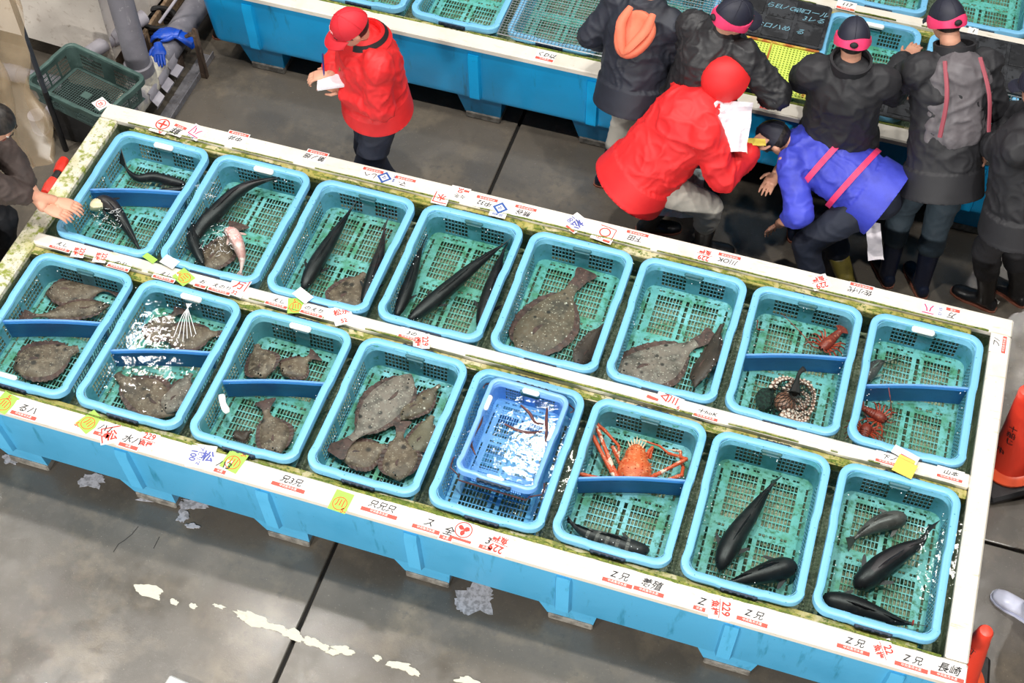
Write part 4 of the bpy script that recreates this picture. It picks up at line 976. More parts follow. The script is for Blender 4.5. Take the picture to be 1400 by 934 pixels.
MB().cbox((-.26, -.3, 0), (.26, .17, .03), .008).build('panel', MATS['board_white'], bd, world=False)
for k in range(4): MB().cbox((-.22, .12 - k * .06, .03), (.22, .13 - k * .06, .034), .001).build('ridge', MATS['board_white'], bd, world=False)
tag(MB().cbox((-.08, -.1, 0), (.08, .06, .012), .003, Matrix.Translation((-2.945, 1.79, 0)) @ Matrix.Rotation(.6, 4, 'Z')).build('foam_board', MATS['board_white']), 'small white board corner at the bottom edge near the left', 'board')

# ================================================================== lids and meshes over the far baskets
M('steel_mesh', (160, 165, 168), .35, metal=.7); M('lid_black', (58, 60, 64), .3, [('n', 7, .45, .55, (36, 37, 40)), ('n', 24, .56, .62, (26, 27, 30))], (30, .15, .004))
M('mesh_yellow', (206, 226, 96), .45, [('n', 9, .5, .66, (186, 206, 80)), ('n', 14, .62, .7, (190, 120, 40))])
def wire_lid(label, x0, x1, y0, y1, z, step):
    r = thing('wire_mesh_lid', label, 'mesh lid', ((x0 + x1) / 2, (y0 + y1) / 2, z)); mb = MB()
    nx, ny = int((x1 - x0) / step), int((y1 - y0) / step)
    for i in range(1, nx): x = x0 + (x1 - x0) * i / nx; mb.tube([(x, y0, z), (x, y1, z)], .0018, 4)
    for i in range(1, ny): y = y0 + (y1 - y0) * i / ny; mb.tube([(x0, y, z + .003), (x1, y, z + .003)], .0018, 4)
    tag(mb.build('wires', MATS['steel_mesh'], r), kind='stuff')
    for p, q in (((x0, y0), (x1, y0)), ((x0, y1), (x1, y1)), ((x0, y0), (x0, y1)), ((x1, y0), (x1, y1))): MB().tube([(*p, z), (*q, z)], .004, 6).build('frame_wire', MATS['steel_mesh'], r)
wire_lid('square wire mesh lid over the far basket left of the navy jacket', -2.02, -1.33, 6.19, 6.98, .704, .022)
wire_lid('square wire mesh lid on the far basket at the right edge', .80, 1.12, 6.20, 6.60, .704, .030)
wire_lid('wire mesh lid over the far basket hidden behind the black jackets', -1.30, -.72, 6.22, 6.98, .704, .022)
def black_lid(label, x0, x1, y0, y1, z=.705, words=()):
    r = thing('black_lid', label, 'lid', ((x0 + x1) / 2, (y0 + y1) / 2, z))
    MB().prism(rrect((x1 - x0) / 2, (y1 - y0) / 2, .03, 4, (x0 + x1) / 2, (y0 + y1) / 2), z, z + .012).build('lid_plate', MATS['lid_black'], r, smooth=0)
    g = .022; nx = 3 if x1 - x0 > .4 else 1; w_ = (x1 - x0 - g * (nx + 1)) / nx; h = (y1 - y0 - g * 3) / 2
    for i in range(nx):
        for j in range(2): MB().cbox((x0 + g + i * (w_ + g), y0 + g + j * (h + g), z + .012), (x0 + g + i * (w_ + g) + w_, y0 + g + j * (h + g) + h, z + .017), .003).build('raised_panel', MATS['lid_black'], r)
    return r
lidA = black_lid('wet black plastic lid with blue chalk writing on the far tank', -.72, -.13, 6.63, 7.03)
lidB = black_lid('wet black plastic lid at the right edge of the far tank', .55, 1.13, 6.61, 7.05)
lidC = black_lid('black plastic lid half hidden between the two pink banded heads', -.06, .50, 6.20, 6.60)
yl = thing('yellow_grating', 'yellow green perforated plastic grating on the far basket', 'grating', (-.42, 6.40, .704))
xs = [-.72 + .58 * k / 58 for k in range(59)]; ys = [6.19 + .42 * k / 44 for k in range(45)]
MB().perf(lambda u, v, d: V((u, v, .704 + d)), xs, ys, lambda i, j: not (i % 2 and j % 2), .006).build('grid_plate', MATS['mesh_yellow'], yl, smooth=0)
MB().cbox((-.43, 6.19, .710), (-.42, 6.61, .722), .002).build('bar', M('rust', (176, 96, 40), .7, [('n', 20, .45, .6, (206, 190, 80))]), yl)
MB().cbox((-.72, 6.60, .710), (-.14, 6.615, .722), .002).build('bar', MATS['rust'], yl)
# ================================================================== paper labels and writing
TXT = []; BOLD = ('ink_red', 'ink_blue', 'ink_violet', 'ink_magenta', 'ink_orange')
def text(parent, s, size, x, y, mat, rot=0., z=0., shear=0., sx=1.):
    cu = bpy.data.curves.new('writing', 'FONT'); cu.body = s; cu.size = size; cu.align_x = 'CENTER'; cu.align_y = 'CENTER'; cu.resolution_u = 2; cu.shear = shear; cu.offset = size * (.028 if mat in BOLD else .006)
    o = bpy.data.objects.new('lettering', cu); COL.objects.link(o); o.parent = parent
    o.matrix_basis = Matrix.Translation((x, y, z)) @ Matrix.Rotation(rot, 4, 'Z') @ Matrix.Diagonal((sx, 1, 1, 1)); cu.materials.append(MATS[mat]); TXT.append(o); return o
def slab(parent, name, x0, y0, x1, y1, z, mat, rot=0):
    mb = MB(); mb.add([(x0, y0, z), (x1, y0, z), (x1, y1, z), (x0, y1, z)], [[0, 1, 2, 3]]); return mb.build(name, MATS[mat], parent, world=False, smooth=0)
def ringm(parent, x, y, r, wd, z, mat, n=28):
    mb = MB(); vs = []
    for k in range(n): a = 2 * PI * k / n; vs += [(x + r * math.cos(a), y + r * math.sin(a), z), (x + (r - wd) * math.cos(a), y + (r - wd) * math.sin(a), z)]
    mb.add(vs, [[2 * k, (2 * k + 2) % (2 * n), (2 * k + 3) % (2 * n), 2 * k + 1] for k in range(n)]); return mb.build('printed_ring', MATS[mat], parent, world=False, smooth=0)
def paper(label, px, py, ang, w_, h, mat='paper', z=RZ, name='paper_label', bend=.0, tilt=0., cat='label'):
    c = at(px, py, z + .001); r = thing(name, label, cat, (c.x, c.y, z + .0012), math.radians(ang)); r.rotation_euler[0] = tilt
    if mat:
        mb = MB(); n = 6; rings = []
        for i in range(n + 1):
            x = -w_ / 2 + w_ * i / n; q = .0004 * math.sin(i * 2.1)
            rings.append([V((x, -h / 2, q)), V((x, h / 2, q)), V((x, h / 2, q + .0008)), V((x, -h / 2, q + .0008))])
        mb.loft(rings).build('sheet', MATS[mat], r, world=False, smooth=0)
    return r
TZ = .0016
def slip(label, px, py, hand, ang=0, z=RZ, w_=.135, small='中央魚市水産', tilt=0., hs=.042, hrot=0, hx=0.):
    """white slip with a printed red band and brush writing"""
    r = paper(label, px, py, ang, w_ + .01, .085, 'paper', z, tilt=tilt)
    slab(r, 'red_band', -w_ / 2, -.038, w_ / 2, -.018, TZ, 'band_red'); text(r, small, .015, 0, -.028, 'paper', z=TZ + .0006)
    text(r, hand, hs, hx, .008, 'ink_black', hrot, TZ + .0012, .25); return r
def price(label, px, py, ang, z=RZ, tilt=0., s=1., num='229', word='魚権'):
    r = paper(label, px, py, ang, .098 * s, .088 * s, 'paper', z, tilt=tilt)
    text(r, num, .046 * s, 0, .020 * s, 'ink_red', 0, TZ, 0, .9); slab(r, 'printed_line', -.042 * s, -.005 * s, .042 * s, -.002 * s, TZ, 'ink_red'); text(r, word, .032 * s, 0, -.024 * s, 'ink_red', 0, TZ); return r
def green(label, px, py, ang, z=RZ, tilt=0., five=(.0, .036), s=1., frot=0):
    r = paper(label, px, py, ang, .095 * s, .115 * s, 'paper_green', z, tilt=tilt)
    ringm(r, 0, -.012 * s, .038 * s, .005 * s, TZ, 'ink_orange'); text(r, '川', .046 * s, 0, -.010 * s, 'ink_orange', frot, TZ); text(r, '5-', .036 * s, five[0] * s, five[1] * s, 'ink_orange', frot, TZ); return r
# back board, written to be read from the far side
r = paper('white slip with red ring hanging over the back left corner of the near tank', 138, 142, 150, .085, .075); ringm(r, 0, 0, .03, .004, TZ, 'ink_red'); text(r, 'は', .032, 0, 0, 'ink_red', 0, TZ)
r = paper('white label with a red circled cross on the back board', 221, 172, 176, .105, .115); ringm(r, 0, -.012, .042, .008, TZ, 'ink_red'); slab(r, 'printed_bar', -.03, -.018, .03, -.006, TZ, 'ink_red'); slab(r, 'printed_bar', -.006, -.042, .006, .018, TZ + .0003, 'ink_red'); text(r, '6-', .034, -.02, .044, 'ink_red', 180, TZ)
slip('slip with brush writing between the circled cross and the magenta mark', 243, 178, '鮮', 170, hs=.06, w_=.08, small='魚市水')
r = paper('white label with magenta bracket mark on the back board above the leftmost basket', 268, 181, 160, .10, .10); text(r, '八', .05, 0, -.01, 'ink_magenta', 0, TZ); slab(r, 'printed_bar', -.042, .026, .036, .032, TZ, 'ink_magenta'); slab(r, 'printed_bar', .030, -.038, .036, .030, TZ + .0003, 'ink_magenta'); text(r, '51-12', .02, 0, .041, 'ink_violet', 0, TZ)
for lb, px, py, h_ in (('slip with brush writing on the back board above the second basket', 324, 188, '中井'), ('slip with brush writing on the back board beside the red man', 432, 214, '第ノ畑'), ('slip with one brush stroke in front of the red man', 508, 238, 'しへ'), ('slip with brush writing right of the blue diamond on the back board', 552, 250, 'マ-'),
                       ('slip with brush writing left of the white and blue label', 664, 277, '中32'), ('slip with brush writing right of the white and blue label', 717, 290, '熊谷'), ('slip with brush writing right of the red corner ring', 870, 325, '下田'), ('slip with brush writing above the sixth back basket', 996, 356, '川OK'),
                       ('slip with brush writing above the gap before the rightmost back basket', 1177, 397, '佐小代'), ('slip with a short brush mark at the right end of the back board', 1302, 430, '万')):
    slip(lb, px, py, h_, 180, w_=.12 if len(h_) > 1 else .07, small='中央魚市水産' if len(h_) > 1 else '水産')
r = paper('small blue diamond print on the back board beside the red man', 526, 242, 180, .085, .085); text(r, '◇', .085, 0, 0, 'ink_blue', 0, TZ); text(r, 'マ', .03, 0, 0, 'ink_blue', 0, TZ); text(r, '20 400', .018, -.055, 0, 'ink_blue', PI / 2, TZ)
r = paper('white label with a red cornered mark above the fourth back basket', 603, 271, 180, .09, .095); text(r, '水', .05, .0, -.008, 'ink_red', 0, TZ); slab(r, 'printed_bar', -.04, .03, .04, .036, TZ, 'ink_red'); slab(r, 'printed_bar', .035, -.04, .041, .036, TZ + .0003, 'ink_red')
r = paper('stained label with red thirty above the fourth back basket', 628, 264, 180, .11, .09); text(r, '30', .04, .0, -.02, 'ink_red', PI / 2, TZ); text(r, '々冬', .034, -.01, .02, 'ink_black', 0, TZ); slab(r, 'red_band', -.05, -.03, -.02, -.015, TZ, 'band_red')
r = paper('white label with a blue diamond hanging over the rim of the fourth back basket', 683, 287, 180, .095, .11); text(r, '◇', .085, 0, -.018, 'ink_blue', 0, TZ); text(r, 'マ', .03, 0, -.018, 'ink_blue', 0, TZ); text(r, '20 400', .022, 0, .036, 'ink_blue', 0, TZ)
r = paper('label with large blue print on the back board above the fifth basket', 787, 305, 240, .12, .10); text(r, '松', .062, 0, .008, 'ink_violet', 0, TZ); text(r, '100', .034, 0, -.036, 'ink_violet', 0, TZ); slab(r, 'red_band', .045, -.02, .058, .04, TZ, 'band_red')
r = paper('white label with a red ring in a corner mark above the fifth back basket', 826, 320, 172, .12, .11); ringm(r, 0, -.012, .032, .007, TZ, 'ink_red'); slab(r, 'printed_bar', -.05, -.054, .04, -.049, TZ, 'ink_red'); slab(r, 'printed_bar', -.054, -.05, -.049, .03, TZ + .0003, 'ink_red'); text(r, '(31', .022, .02, .036, 'ink_red', 0, TZ); slab(r, 'red_band', -.05, .035, -.01, .05, TZ, 'band_red')
price('red number label hanging above the sixth back basket', 963, 349, 178)
price('crumpled red number label above the seventh back basket', 1121, 386, 215, s=1.05)
r = paper('white label with magenta mark above the rightmost back basket', 1276, 424, 180, .12, .075); text(r, '八', .05, .025, -.008, 'ink_magenta', 0, TZ); slab(r, 'printed_bar', -.005, .026, .056, .032, TZ, 'ink_magenta'); text(r, '51-12', .022, -.035, 0, 'ink_violet', PI / 2, TZ)
slip('slip with red band on the right board near its far corner', 1365, 470, 'フ/', 90, w_=.11)
# middle plank, read from the near side
MZ = RZ + .004; TL = .0
for lb, px, py, h_ in (('slip with brush writing at the left end of the middle plank', 84, 336, 'えし'), ('slip with brush writing on the plank left of the first green label', 164, 362, 'のり'), ('slip with brush writing below the second back basket', 226, 377, 'えし'), ('slip with brush writing right of the first green plank label', 276, 387, 'お'), ('slip with brush writing left of the red plank label', 302, 394, 'えのり'),
                       ('slip with brush writing left of the second green plank label', 380, 413, 'えし'), ('slip with brush writing right of the second green plank label', 428, 425, 'のえり'), ('slip with a short brush mark left of the lone plank price label', 562, 458, '3の'), ('slip with brush writing on the plank below the seventh back basket', 966, 566, '十hoK'), ('slip with brush writing under the lobsters on the plank', 1215, 628, '下ノ'), ('slip with brush writing at the right end of the middle plank', 1299, 649, '山本')):
    r = slip(lb, px, py, h_, -1, MZ, w_=.12 if len(h_) > 1 else .06, hs=.036, tilt=.0, small='中央魚市水産' if len(h_) > 1 else '水')
    r.scale = (1, .8, 1)
for lb, px, py in (('left one of two red number labels on the middle plank', 108, 344), ('right one of two red number labels on the middle plank', 138, 351)): price(lb, px, py, -82, MZ, s=.82)
green('lime green label with orange ring on the plank below the second back basket', 251, 379, 62, MZ, five=(0, .040), s=.85, frot=0)
green('lime green label with orange ring on the plank below the third back basket', 404, 418, 20, MZ, s=.85)
r = paper('white label with large red sign over the second front basket', 326, 392, -5, .10, .125, z=MZ); text(r, '万', .06, 0, .008, 'ink_red', 0, TZ); slab(r, 'printed_bar', -.045, .045, .045, .052, TZ, 'ink_red'); slab(r, 'printed_bar', .039, -.02, .045, .05, TZ + .0003, 'ink_red'); text(r, '32', .032, .0, -.044, 'ink_red', 0, TZ)
r = paper('white label with red print tilted over the third front basket', 468, 431, 35, .10, .12, z=MZ); text(r, '松永', .042, 0, .02, 'ink_red', 0, TZ); text(r, '52', .034, 0, -.038, 'ink_red', 0, TZ)
price('red number label on the middle plank between the third and fourth front baskets', 576, 467, -70, MZ, s=.95)
r = paper('white label with red triangle print on the plank below the sixth back basket', 915, 548, -8, .135, .075, z=MZ); text(r, '◁川', .05, -.005, .006, 'ink_red', 0, TZ); text(r, '6', .03, .055, -.02, 'ink_red', 0, TZ); slab(r, 'red_band', -.11, -.03, -.05, -.014, TZ, 'band_red')
r = paper('blank white wet paper over the rim of the second back basket', 232, 358, -15, .09, .06, z=.7); r = paper('curled white paper at the rim of the third back basket', 414, 404, -25, .10, .06, z=.7)
r = paper('curled pinkish paper under the rim of the rightmost back basket', 1238, 622, -18, .13, .05, z=.70); slab(r, 'pink_print', -.02, -.018, .055, -.006, TZ, 'ink_magenta')
r = paper('small folded yellow tag on the rim of the rightmost front basket', 1237, 640, -14, .10, .085, 'paper_yellow', z=.702); slab(r, 'fold', -.05, .0425, .03, .06, .002, 'paper_yellow')
r = paper('lime green paper corner under the rim of the leftmost back basket', 205, 353, -20, .08, .035, 'paper_green', z=.69)
# front board
green('lime green label at the left edge of the front board', 7, 551, -12, s=.95)
green('lime green label tilted on the front board below the second basket', 123, 577, -28, five=(-.03, -.056), s=.95)
green('lime green label on the front board below the third basket', 320, 630, -10, s=1.0, five=(.025, .048))
green('lime green label hanging over the front edge below the fourth basket', 466, 686, -3, s=.95, five=(.033, -.045))
for lb, px, py, h_, w_ in (('slip with brush writing on the front board near the left edge', 36, 562, 'るハ', .14), ('slip with brush writing right of the tilted lime green label', 142, 588, 'ハ1', .08), ('slip with brush writing right of the red diamond label', 179, 604, '水ハ', .10), ('slip with brush writing under the round flatfish basket', 304, 638, 'ハ3', .06), ('first long slip with brush writing below the heap of flatfish', 397, 660, '兄3兄', .17), ('second long slip with brush writing right of the lowest lime green label', 521, 695, '只兄只', .18), ('slip with one large brush stroke below the small crate', 585, 717, 'ス', .135), ('slip with brush writing left of the red round crest', 612, 729, '全', .06), ('slip with brush writing left of the hanging number label', 666, 742, '3', .06),
                       ('slip with brush writing below the striped fish', 846, 790, 'Z 兄', .14), ('slip with two kanji below the striped fish', 889, 802, '養殖', .14), ('short slip left of the sideways number label', 958, 825, 'Z', .055), ('slip with brush writing right of the sideways number label', 1030, 843, 'Z 兄', .14), ('slip with brush writing below the ringed tail fish', 1168, 881, 'Z 兄', .145), ('slip with brush writing left of the last slip on the front board', 1247, 905, 'Z 兄', .145), ('last slip on the front board at the right corner', 1296, 918, '長崎', .145)):
    slip(lb, px, py, h_, -1, w_=w_, hs=.05 if len(h_) < 3 else .044, small='中央魚市水産' if w_ > .1 else '水産')
r = paper('white label with red diamond print over the front edge by the second rib', 152, 594, 30, .105, .105); text(r, '松', .06, 0, -.01, 'ink_red', 0, TZ); slab(r, 'printed_bar', -.048, .035, .048, .042, TZ, 'ink_red'); slab(r, 'printed_bar', -.048, -.045, -.041, .04, TZ + .0003, 'ink_red')
price('red number label on the front board between second and third basket', 202, 602, 0, s=1.0)
r = paper('white label with large blue print on the front board', 275, 624, -82, .13, .125); text(r, '松', .062, 0, .032, 'ink_violet', PI / 2, TZ); text(r, 'アビリマ', .026, 0, -.008, 'ink_violet', 0, TZ); text(r, '100', .044, 0, -.040, 'ink_violet', 0, TZ)
r = paper('white label with round red crest below the small crate', 633, 727, -2, .125, .105); ringm(r, 0, .008, .042, .005, TZ, 'ink_red'); slab(r, 'red_band', -.05, -.05, .055, -.037, TZ, 'band_red')
for k in range(3):
    a = 2 * PI * k / 3 + .5; mb = MB(); splat(mb, (.017 * math.cos(a), .008 + .017 * math.sin(a)), .015, .011, a, .0004, TZ, amp=.3, sd=k); mb.build('crest_petal', MATS['ink_red'], r, world=False, smooth=0)
price('red number label upside down and hanging over the front edge', 681, 744, 172, s=1.15)
price('red number label turned sideways on the front board', 985, 832, -82, s=1.15)
price('red number label turned sideways right of the ringed tail fish', 1208, 890, -62, s=1.05, num='22')
# far tank
for lb, px, py, h_, z in (('slip with brush writing on the front board of the far tank', 746, 77, 'くD以', RZ), ('slip with brush writing on the far middle plank', 1157, 8, '117', MZ), ('slip with a short mark on the far middle plank at the right', 1330, 44, '1', MZ), ('small slip on the far front board beside the white papers', 1046, 143, 'Z', RZ), ('small red printed slip on the far front board at the right', 1330, 215, '', RZ)):
    r = slip(lb, px, py, h_ or '一', -2, z, w_=.11 if len(h_) > 1 else .05, small='中央魚市' if len(h_) > 1 else '水')
for s, x, y in (('らEL', -.05, .10), ('ノOEL', .06, .10), ('のロール', .17, .10), ('3レる', .20, .04), ('おロハめ', -.03, -.09), ('る', .14, -.09)): text(lidA, s, .055, x, y, 'chalk', .03, .0185, .3)
# cones carry brush marks on their sides
def on_cone(r, word, z0, ang, size):
    h = .70
    for i, ch in enumerate(word):
        z = z0 - i * size * 1.1; rad = .108 - (z - .07) / (h - .12) * .07 + .0012
        o = text(r, ch, size, 0, 0, 'ink_black'); n_ = V((math.cos(ang), math.sin(ang), .11)).normalized(); t_ = V((-math.sin(ang), math.cos(ang), 0)); u_ = n_.cross(t_)
        o.matrix_basis = Matrix((t_, u_, n_)).transposed().to_4x4(); o.location = (rad * math.cos(ang), rad * math.sin(ang), z)
on_cone(cone1, '十船じ', .44, -2.0 - .5, .045); on_cone(cone1, '中', .24, -2.35 - .5, .05); on_cone(cone2, '打て', .48, -2.0 - .2, .05)
def finish_text():
    bpy.context.view_layer.update(); dg = bpy.context.evaluated_depsgraph_get()
    for o in TXT:
        me = bpy.data.meshes.new_from_object(o.evaluated_get(dg)); q = bpy.data.objects.new('lettering', me); COL.objects.link(q); q.parent = o.parent; q.matrix_basis = o.matrix_basis
        cu = o.data; bpy.data.objects.remove(o); bpy.data.curves.remove(cu)
finish_text()
# ================================================================== people
def capsule(mb, p0, p1, r0, r1, fl=1., n=14):
    """tapered round-ended limb; fl flattens it along world-ish z/depth"""
    p0, p1 = V(p0), V(p1); d = p1 - p0; L = max(d.length, 1e-4); d = d / L
    a = d.cross(V((0, 0, 1)));
    if a.length < .05: a = d.cross(V((0, 1, 0)))
    a.normalize(); b = a.cross(d); rings = []
    for k in range(5):
        q = PI / 2 * (1 - k / 4.6); rings.append((p0 - d * r0 * math.sin(q) , r0 * math.cos(q) if k else r0 * .12))
    for k in range(5):
        q = PI / 2 * (k + .6) / 4.6 ; rings.append((p1 + d * r1 * math.sin(min(q, PI / 2)), max(r1 * math.cos(min(q, PI / 2)), r1 * .12)))
    mb.loft([[c + (a * math.cos(t) + b * math.sin(t) * fl) * r for t in [2 * PI * j / n for j in range(n)]] for c, r in rings])
def bake(mb, voxel, smooth=4, wr=None, seed=0.):
    """one continuous skin over overlapping shapes: voxel remesh, smoothing, cloth folds"""
    me = bpy.data.meshes.new('tmp'); me.from_pydata([tuple(p) for p in mb.v], [], mb.f)
    bm = bmesh.new(); bm.from_mesh(me); bmesh.ops.recalc_face_normals(bm, faces=bm.faces); bm.to_mesh(me); bm.free()
    o = bpy.data.objects.new('tmp', me); COL.objects.link(o)
    r = o.modifiers.new('r', 'REMESH'); r.mode = 'VOXEL'; r.voxel_size = voxel
    if smooth: s = o.modifiers.new('s', 'SMOOTH'); s.factor = .5; s.iterations = smooth
    dg = bpy.context.evaluated_depsgraph_get(); dg.update(); m2 = bpy.data.meshes.new_from_object(o.evaluated_get(dg))
    bpy.data.objects.remove(o); bpy.data.meshes.remove(me)
    out = MB(); out.v = [v.co.copy() for v in m2.vertices]; out.f = [list(p.vertices) for p in m2.polygons]
    if wr:
        amp, sc, ax = wr; nn = [v.normal.copy() for v in m2.vertices]
        for i, p in enumerate(out.v):
            q = V((p.x * sc + seed, p.y * sc, p.z * sc * .8)); w1 = noise.noise(q * .7)
            a_ = max(0, 1 - 2.4 * abs(noise.noise(V((q.x * .8 + 1.3 * w1, q.y * .8 - w1, q.z * 1.5 + 1.1 * w1))))) ** 2
            b_ = max(0, 1 - 2.6 * abs(noise.noise(V((q.x * 1.9 + w1 + 7, q.y * 1.9, q.z * 2.6 - w1))))) ** 2
            f = .75 * a_ + .40 * b_ + .5 * w1 - .35
            out.v[i] = p + nn[i] * amp * f
    bpy.data.meshes.remove(m2); return out
def ik(a, b, l1, l2, hint):
    a, b = V(a), V(b); d = b - a; L = d.length
    if L > (l1 + l2) * .995: b = a + d * ((l1 + l2) * .995 / L); d = b - a; L = d.length
    x = (l1 * l1 - l2 * l2 + L * L) / (2 * L); h = math.sqrt(max(l1 * l1 - x * x, 0)); dn = d / L
    hv = V(hint) - dn * V(hint).dot(dn); hv.normalize(); return a + dn * x + hv * h, b
M('skin', (214, 160, 134), .5, [('n', 12, .45, .65, (202, 142, 118))], (60, .1, .003), spec=.4)
M('hair_black', (28, 24, 22), .5, [('j', 60, .45, .6, (52, 46, 42))], (90, .4, .004))
M('red_cloth', (226, 40, 42), .6, [('n', 5, .45, .7, (212, 30, 36))], (160, .12, .002))
M('red_cap', (214, 36, 50), .65, [('n', 8, .5, .7, (202, 28, 42))], (200, .15, .002))
M('navy_trouser', (30, 36, 52), .75, [('n', 7, .45, .7, (24, 28, 42))], (140, .2, .002))
M('navy_jacket', (38, 42, 54), .6, [('n', 6, .45, .7, (30, 33, 43))], (140, .15, .002))
M('black_quilt', (44, 44, 47), .5, [('n', 6, .45, .7, (34, 34, 37))], (100, .2, .003))
M('black_cloth', (38, 38, 42), .65, [('n', 6, .45, .7, (28, 28, 32))], (140, .2, .002))
M('coral', (232, 122, 92), .7, [('n', 8, .45, .7, (220, 108, 80))], (160, .15, .002))
M('grey_trouser', (176, 172, 162), .75, [('n', 6, .45, .7, (158, 154, 146))], (140, .2, .002))
M('boot_navy', (26, 32, 52), .35, [('n', 20, .5, .7, (34, 40, 60))]); M('boot_black', (26, 26, 28), .35, [('n', 20, .5, .7, (40, 40, 42))]); M('boot_white', (212, 216, 236), .3, [('n', 20, .5, .7, (200, 204, 226))]); M('boot_olive', (120, 108, 48), .4, [('n', 20, .5, .7, (100, 90, 40))])
M('sole', (150, 90, 70), .6); M('blue_jacket', (64, 74, 196), .55, [('n', 6, .45, .7, (52, 60, 170))], (140, .15, .002)); M('pink_band', (236, 62, 112), .55, [('n', 20, .5, .7, (222, 46, 98))])
M('cap_navy', (32, 34, 50), .6, [('n', 12, .5, .7, (26, 27, 40))], (200, .15, .002)); M('grey_vest', (104, 100, 104), .6, [('n', 6, .45, .7, (86, 80, 84))], (140, .15, .002)); M('rose_trim', (150, 70, 82), .6)
M('teal_trouser', (54, 68, 78), .7, [('n', 6, .45, .7, (42, 54, 64))], (140, .2, .002)); M('zip_gold', (196, 160, 90), .3, metal=.8); M('stripe_black', (24, 22, 26), .7); M('brown_cloth', (70, 58, 54), .7, [('n', 6, .45, .7, (54, 46, 44))]); M('paper_white', (246, 240, 246), .6, [('n', 18, .5, .7, (232, 224, 232))], (30, .3, .004)); M('pen_blue', (54, 56, 130), .3); M('shirt_white', (236, 236, 240), .7)
M('lip', (166, 96, 86), .5); M('eye_white', (232, 228, 222), .3)
Z = V((0, 0, 1))
def person(label, base, face, pelvis, neck, head, look, side=None, wr=(None, None), ank=((-.1, 0), (.1, 0)), toe=None, elb=None, knee=None, jacket=None, jr=1.0, trouser=None, boots=None, cap=None, hair=True, sex=1., shaft=.33, sleeve=.93, wrk=(.012, 9), jl=0., hands=None, hand_fw=(None, None), scale=1., jvox=.010):
    """base floor point; face direction the chest looks; pelvis, neck, head centre, wrists (left, right) and ankles in world coordinates"""
    base, face, pelvis, neck, head, look = V(base), V(face).normalized(), V(pelvis), V(neck), V(head), V(look).normalized()
    root = thing('person', label, 'person', (base.x, base.y, 0))
    fl = V((face.x, face.y, 0)).normalized(); S = V(side).normalized() if side else Z.cross(fl)   # S points to the person's left
    up = (neck - pelvis).normalized(); chest = pelvis + (neck - pelvis) * .62; ff = S.cross(up)
    if ff.dot(face) < 0: ff = -ff
    sh = [neck - up * .055 + S * s * .180 * scale for s in (1, -1)]; hp = [pelvis - up * .03 + S * s * .095 for s in (1, -1)]
    AN = [V((a[0], a[1], a[2] if len(a) > 2 else .085)) for a in ank]
    KN = []; 
    for i in (0, 1):
        k, a = ik(hp[i], AN[i], .41, .42, (knee[i] if knee else fl)); KN.append(k); AN[i] = a
    EL, WR = [], []
    for i, s in ((0, 1), (1, -1)):
        w_ = wr[i] if wr[i] is not None else sh[i] + S * s * .06 - Z * .50 + fl * .08
        e, w2 = ik(sh[i], w_, .28, .25, (elb[i] if elb and elb[i] is not None else S * s * .6 - fl * .5 - Z * .4)); EL.append(e); WR.append(w2)
    # ---- body: one continuous skin
    mb = MB()
    capsule(mb, pelvis + up * .02, chest, .13, .14, .8); capsule(mb, chest, neck - up * .06, .14, .10, .75); capsule(mb, sh[0], sh[1], .065, .065)
    hz = (head - neck).normalized(); lk = (look - hz * look.dot(hz)).normalized() if abs(look.dot(hz)) < .95 else fl
    hu = (hz * .4 + (Z - look * look.z).normalized() * .6).normalized(); hf = (look - hu * look.dot(hu)).normalized(); hs = hu.cross(hf)   # hs = left of the head
    H = Matrix((hs, hf, hu)).transposed()
    hp_ = lambda x, y, z: head + H @ V((x, y, z))
    capsule(mb, neck - up * .05, head - hu * .03 - hf * .02, .058, .052)
    mb.ell(head + H @ V((0, -.008, .02)), (.074, .094, .092), 18, H)
    mb.ell(hp_(0, .028, -.045), (.056, .062, .062), 16, H); mb.ell(hp_(0, .055, -.085), (.03, .03, .022), 12, H)
    mb.loft([[hp_(-.006, .086, .02), hp_(.006, .086, .02), hp_(.006, .07, .02), hp_(-.006, .07, .02)], [hp_(-.015, .098, -.028), hp_(.015, .098, -.028), hp_(.013, .07, -.03), hp_(-.013, .07, -.03)], [hp_(-.010, .104, -.022), hp_(.010, .104, -.022), hp_(.01, .08, -.035), hp_(-.01, .08, -.035)]])
    for s in (-1, 1):
        mb.ell(hp_(s * .074, -.005, -.012), (.011, .024, .034), 12, H @ Matrix.Rotation(s * .35, 3, 'Z')); mb.ell(hp_(s * .03, .074, .022), (.024, .014, .010), 10, H)
    for i in (0, 1):
        capsule(mb, sh[i], EL[i], .052, .041); capsule(mb, EL[i], WR[i], .042, .029)
        capsule(mb, hp[i], KN[i], .085, .056); capsule(mb, KN[i], AN[i], .057, .040)
    body = bake(mb, .008, 3)
    for i, s in ((0, 1), (1, -1)):
        hv = MB(); d = (WR[i] - EL[i]).normalized() if hand_fw[i] is None else V(hand_fw[i]).normalized()
        sd = d.cross(Z) * -s
        if sd.length < .1: sd = fl.copy()
        sd.normalize(); u_ = sd.cross(d) * s
        if u_.z < 0: u_ = -u_
        hand_shape(hv, WR[i] + d * .01, d, sd, u_, .18, hands[i] if hands else .35, 1)
        hb = bake(hv, .0036, 2); body.add(hb.v, hb.f)
    bo = body.build('body', MATS['skin'], root, smooth=180)
    for s in (-1, 1):
        MB().ell(hp_(s * .031, .079, .010), (.014, .010, .008), 10, H).build('eye', MATS['eye_white'], bo)
        MB().ell(hp_(s * .031, .0875, .010), (.0055, .003, .0055), 8, H).build('pupil', MATS['fish_eye'], bo)
        MB().tube([hp_(s * .015, .090, .032), hp_(s * .032, .091, .037), hp_(s * .05, .082, .031)], [.003, .004, .002], 6).build('eyebrow', MATS['hair_black'], bo)
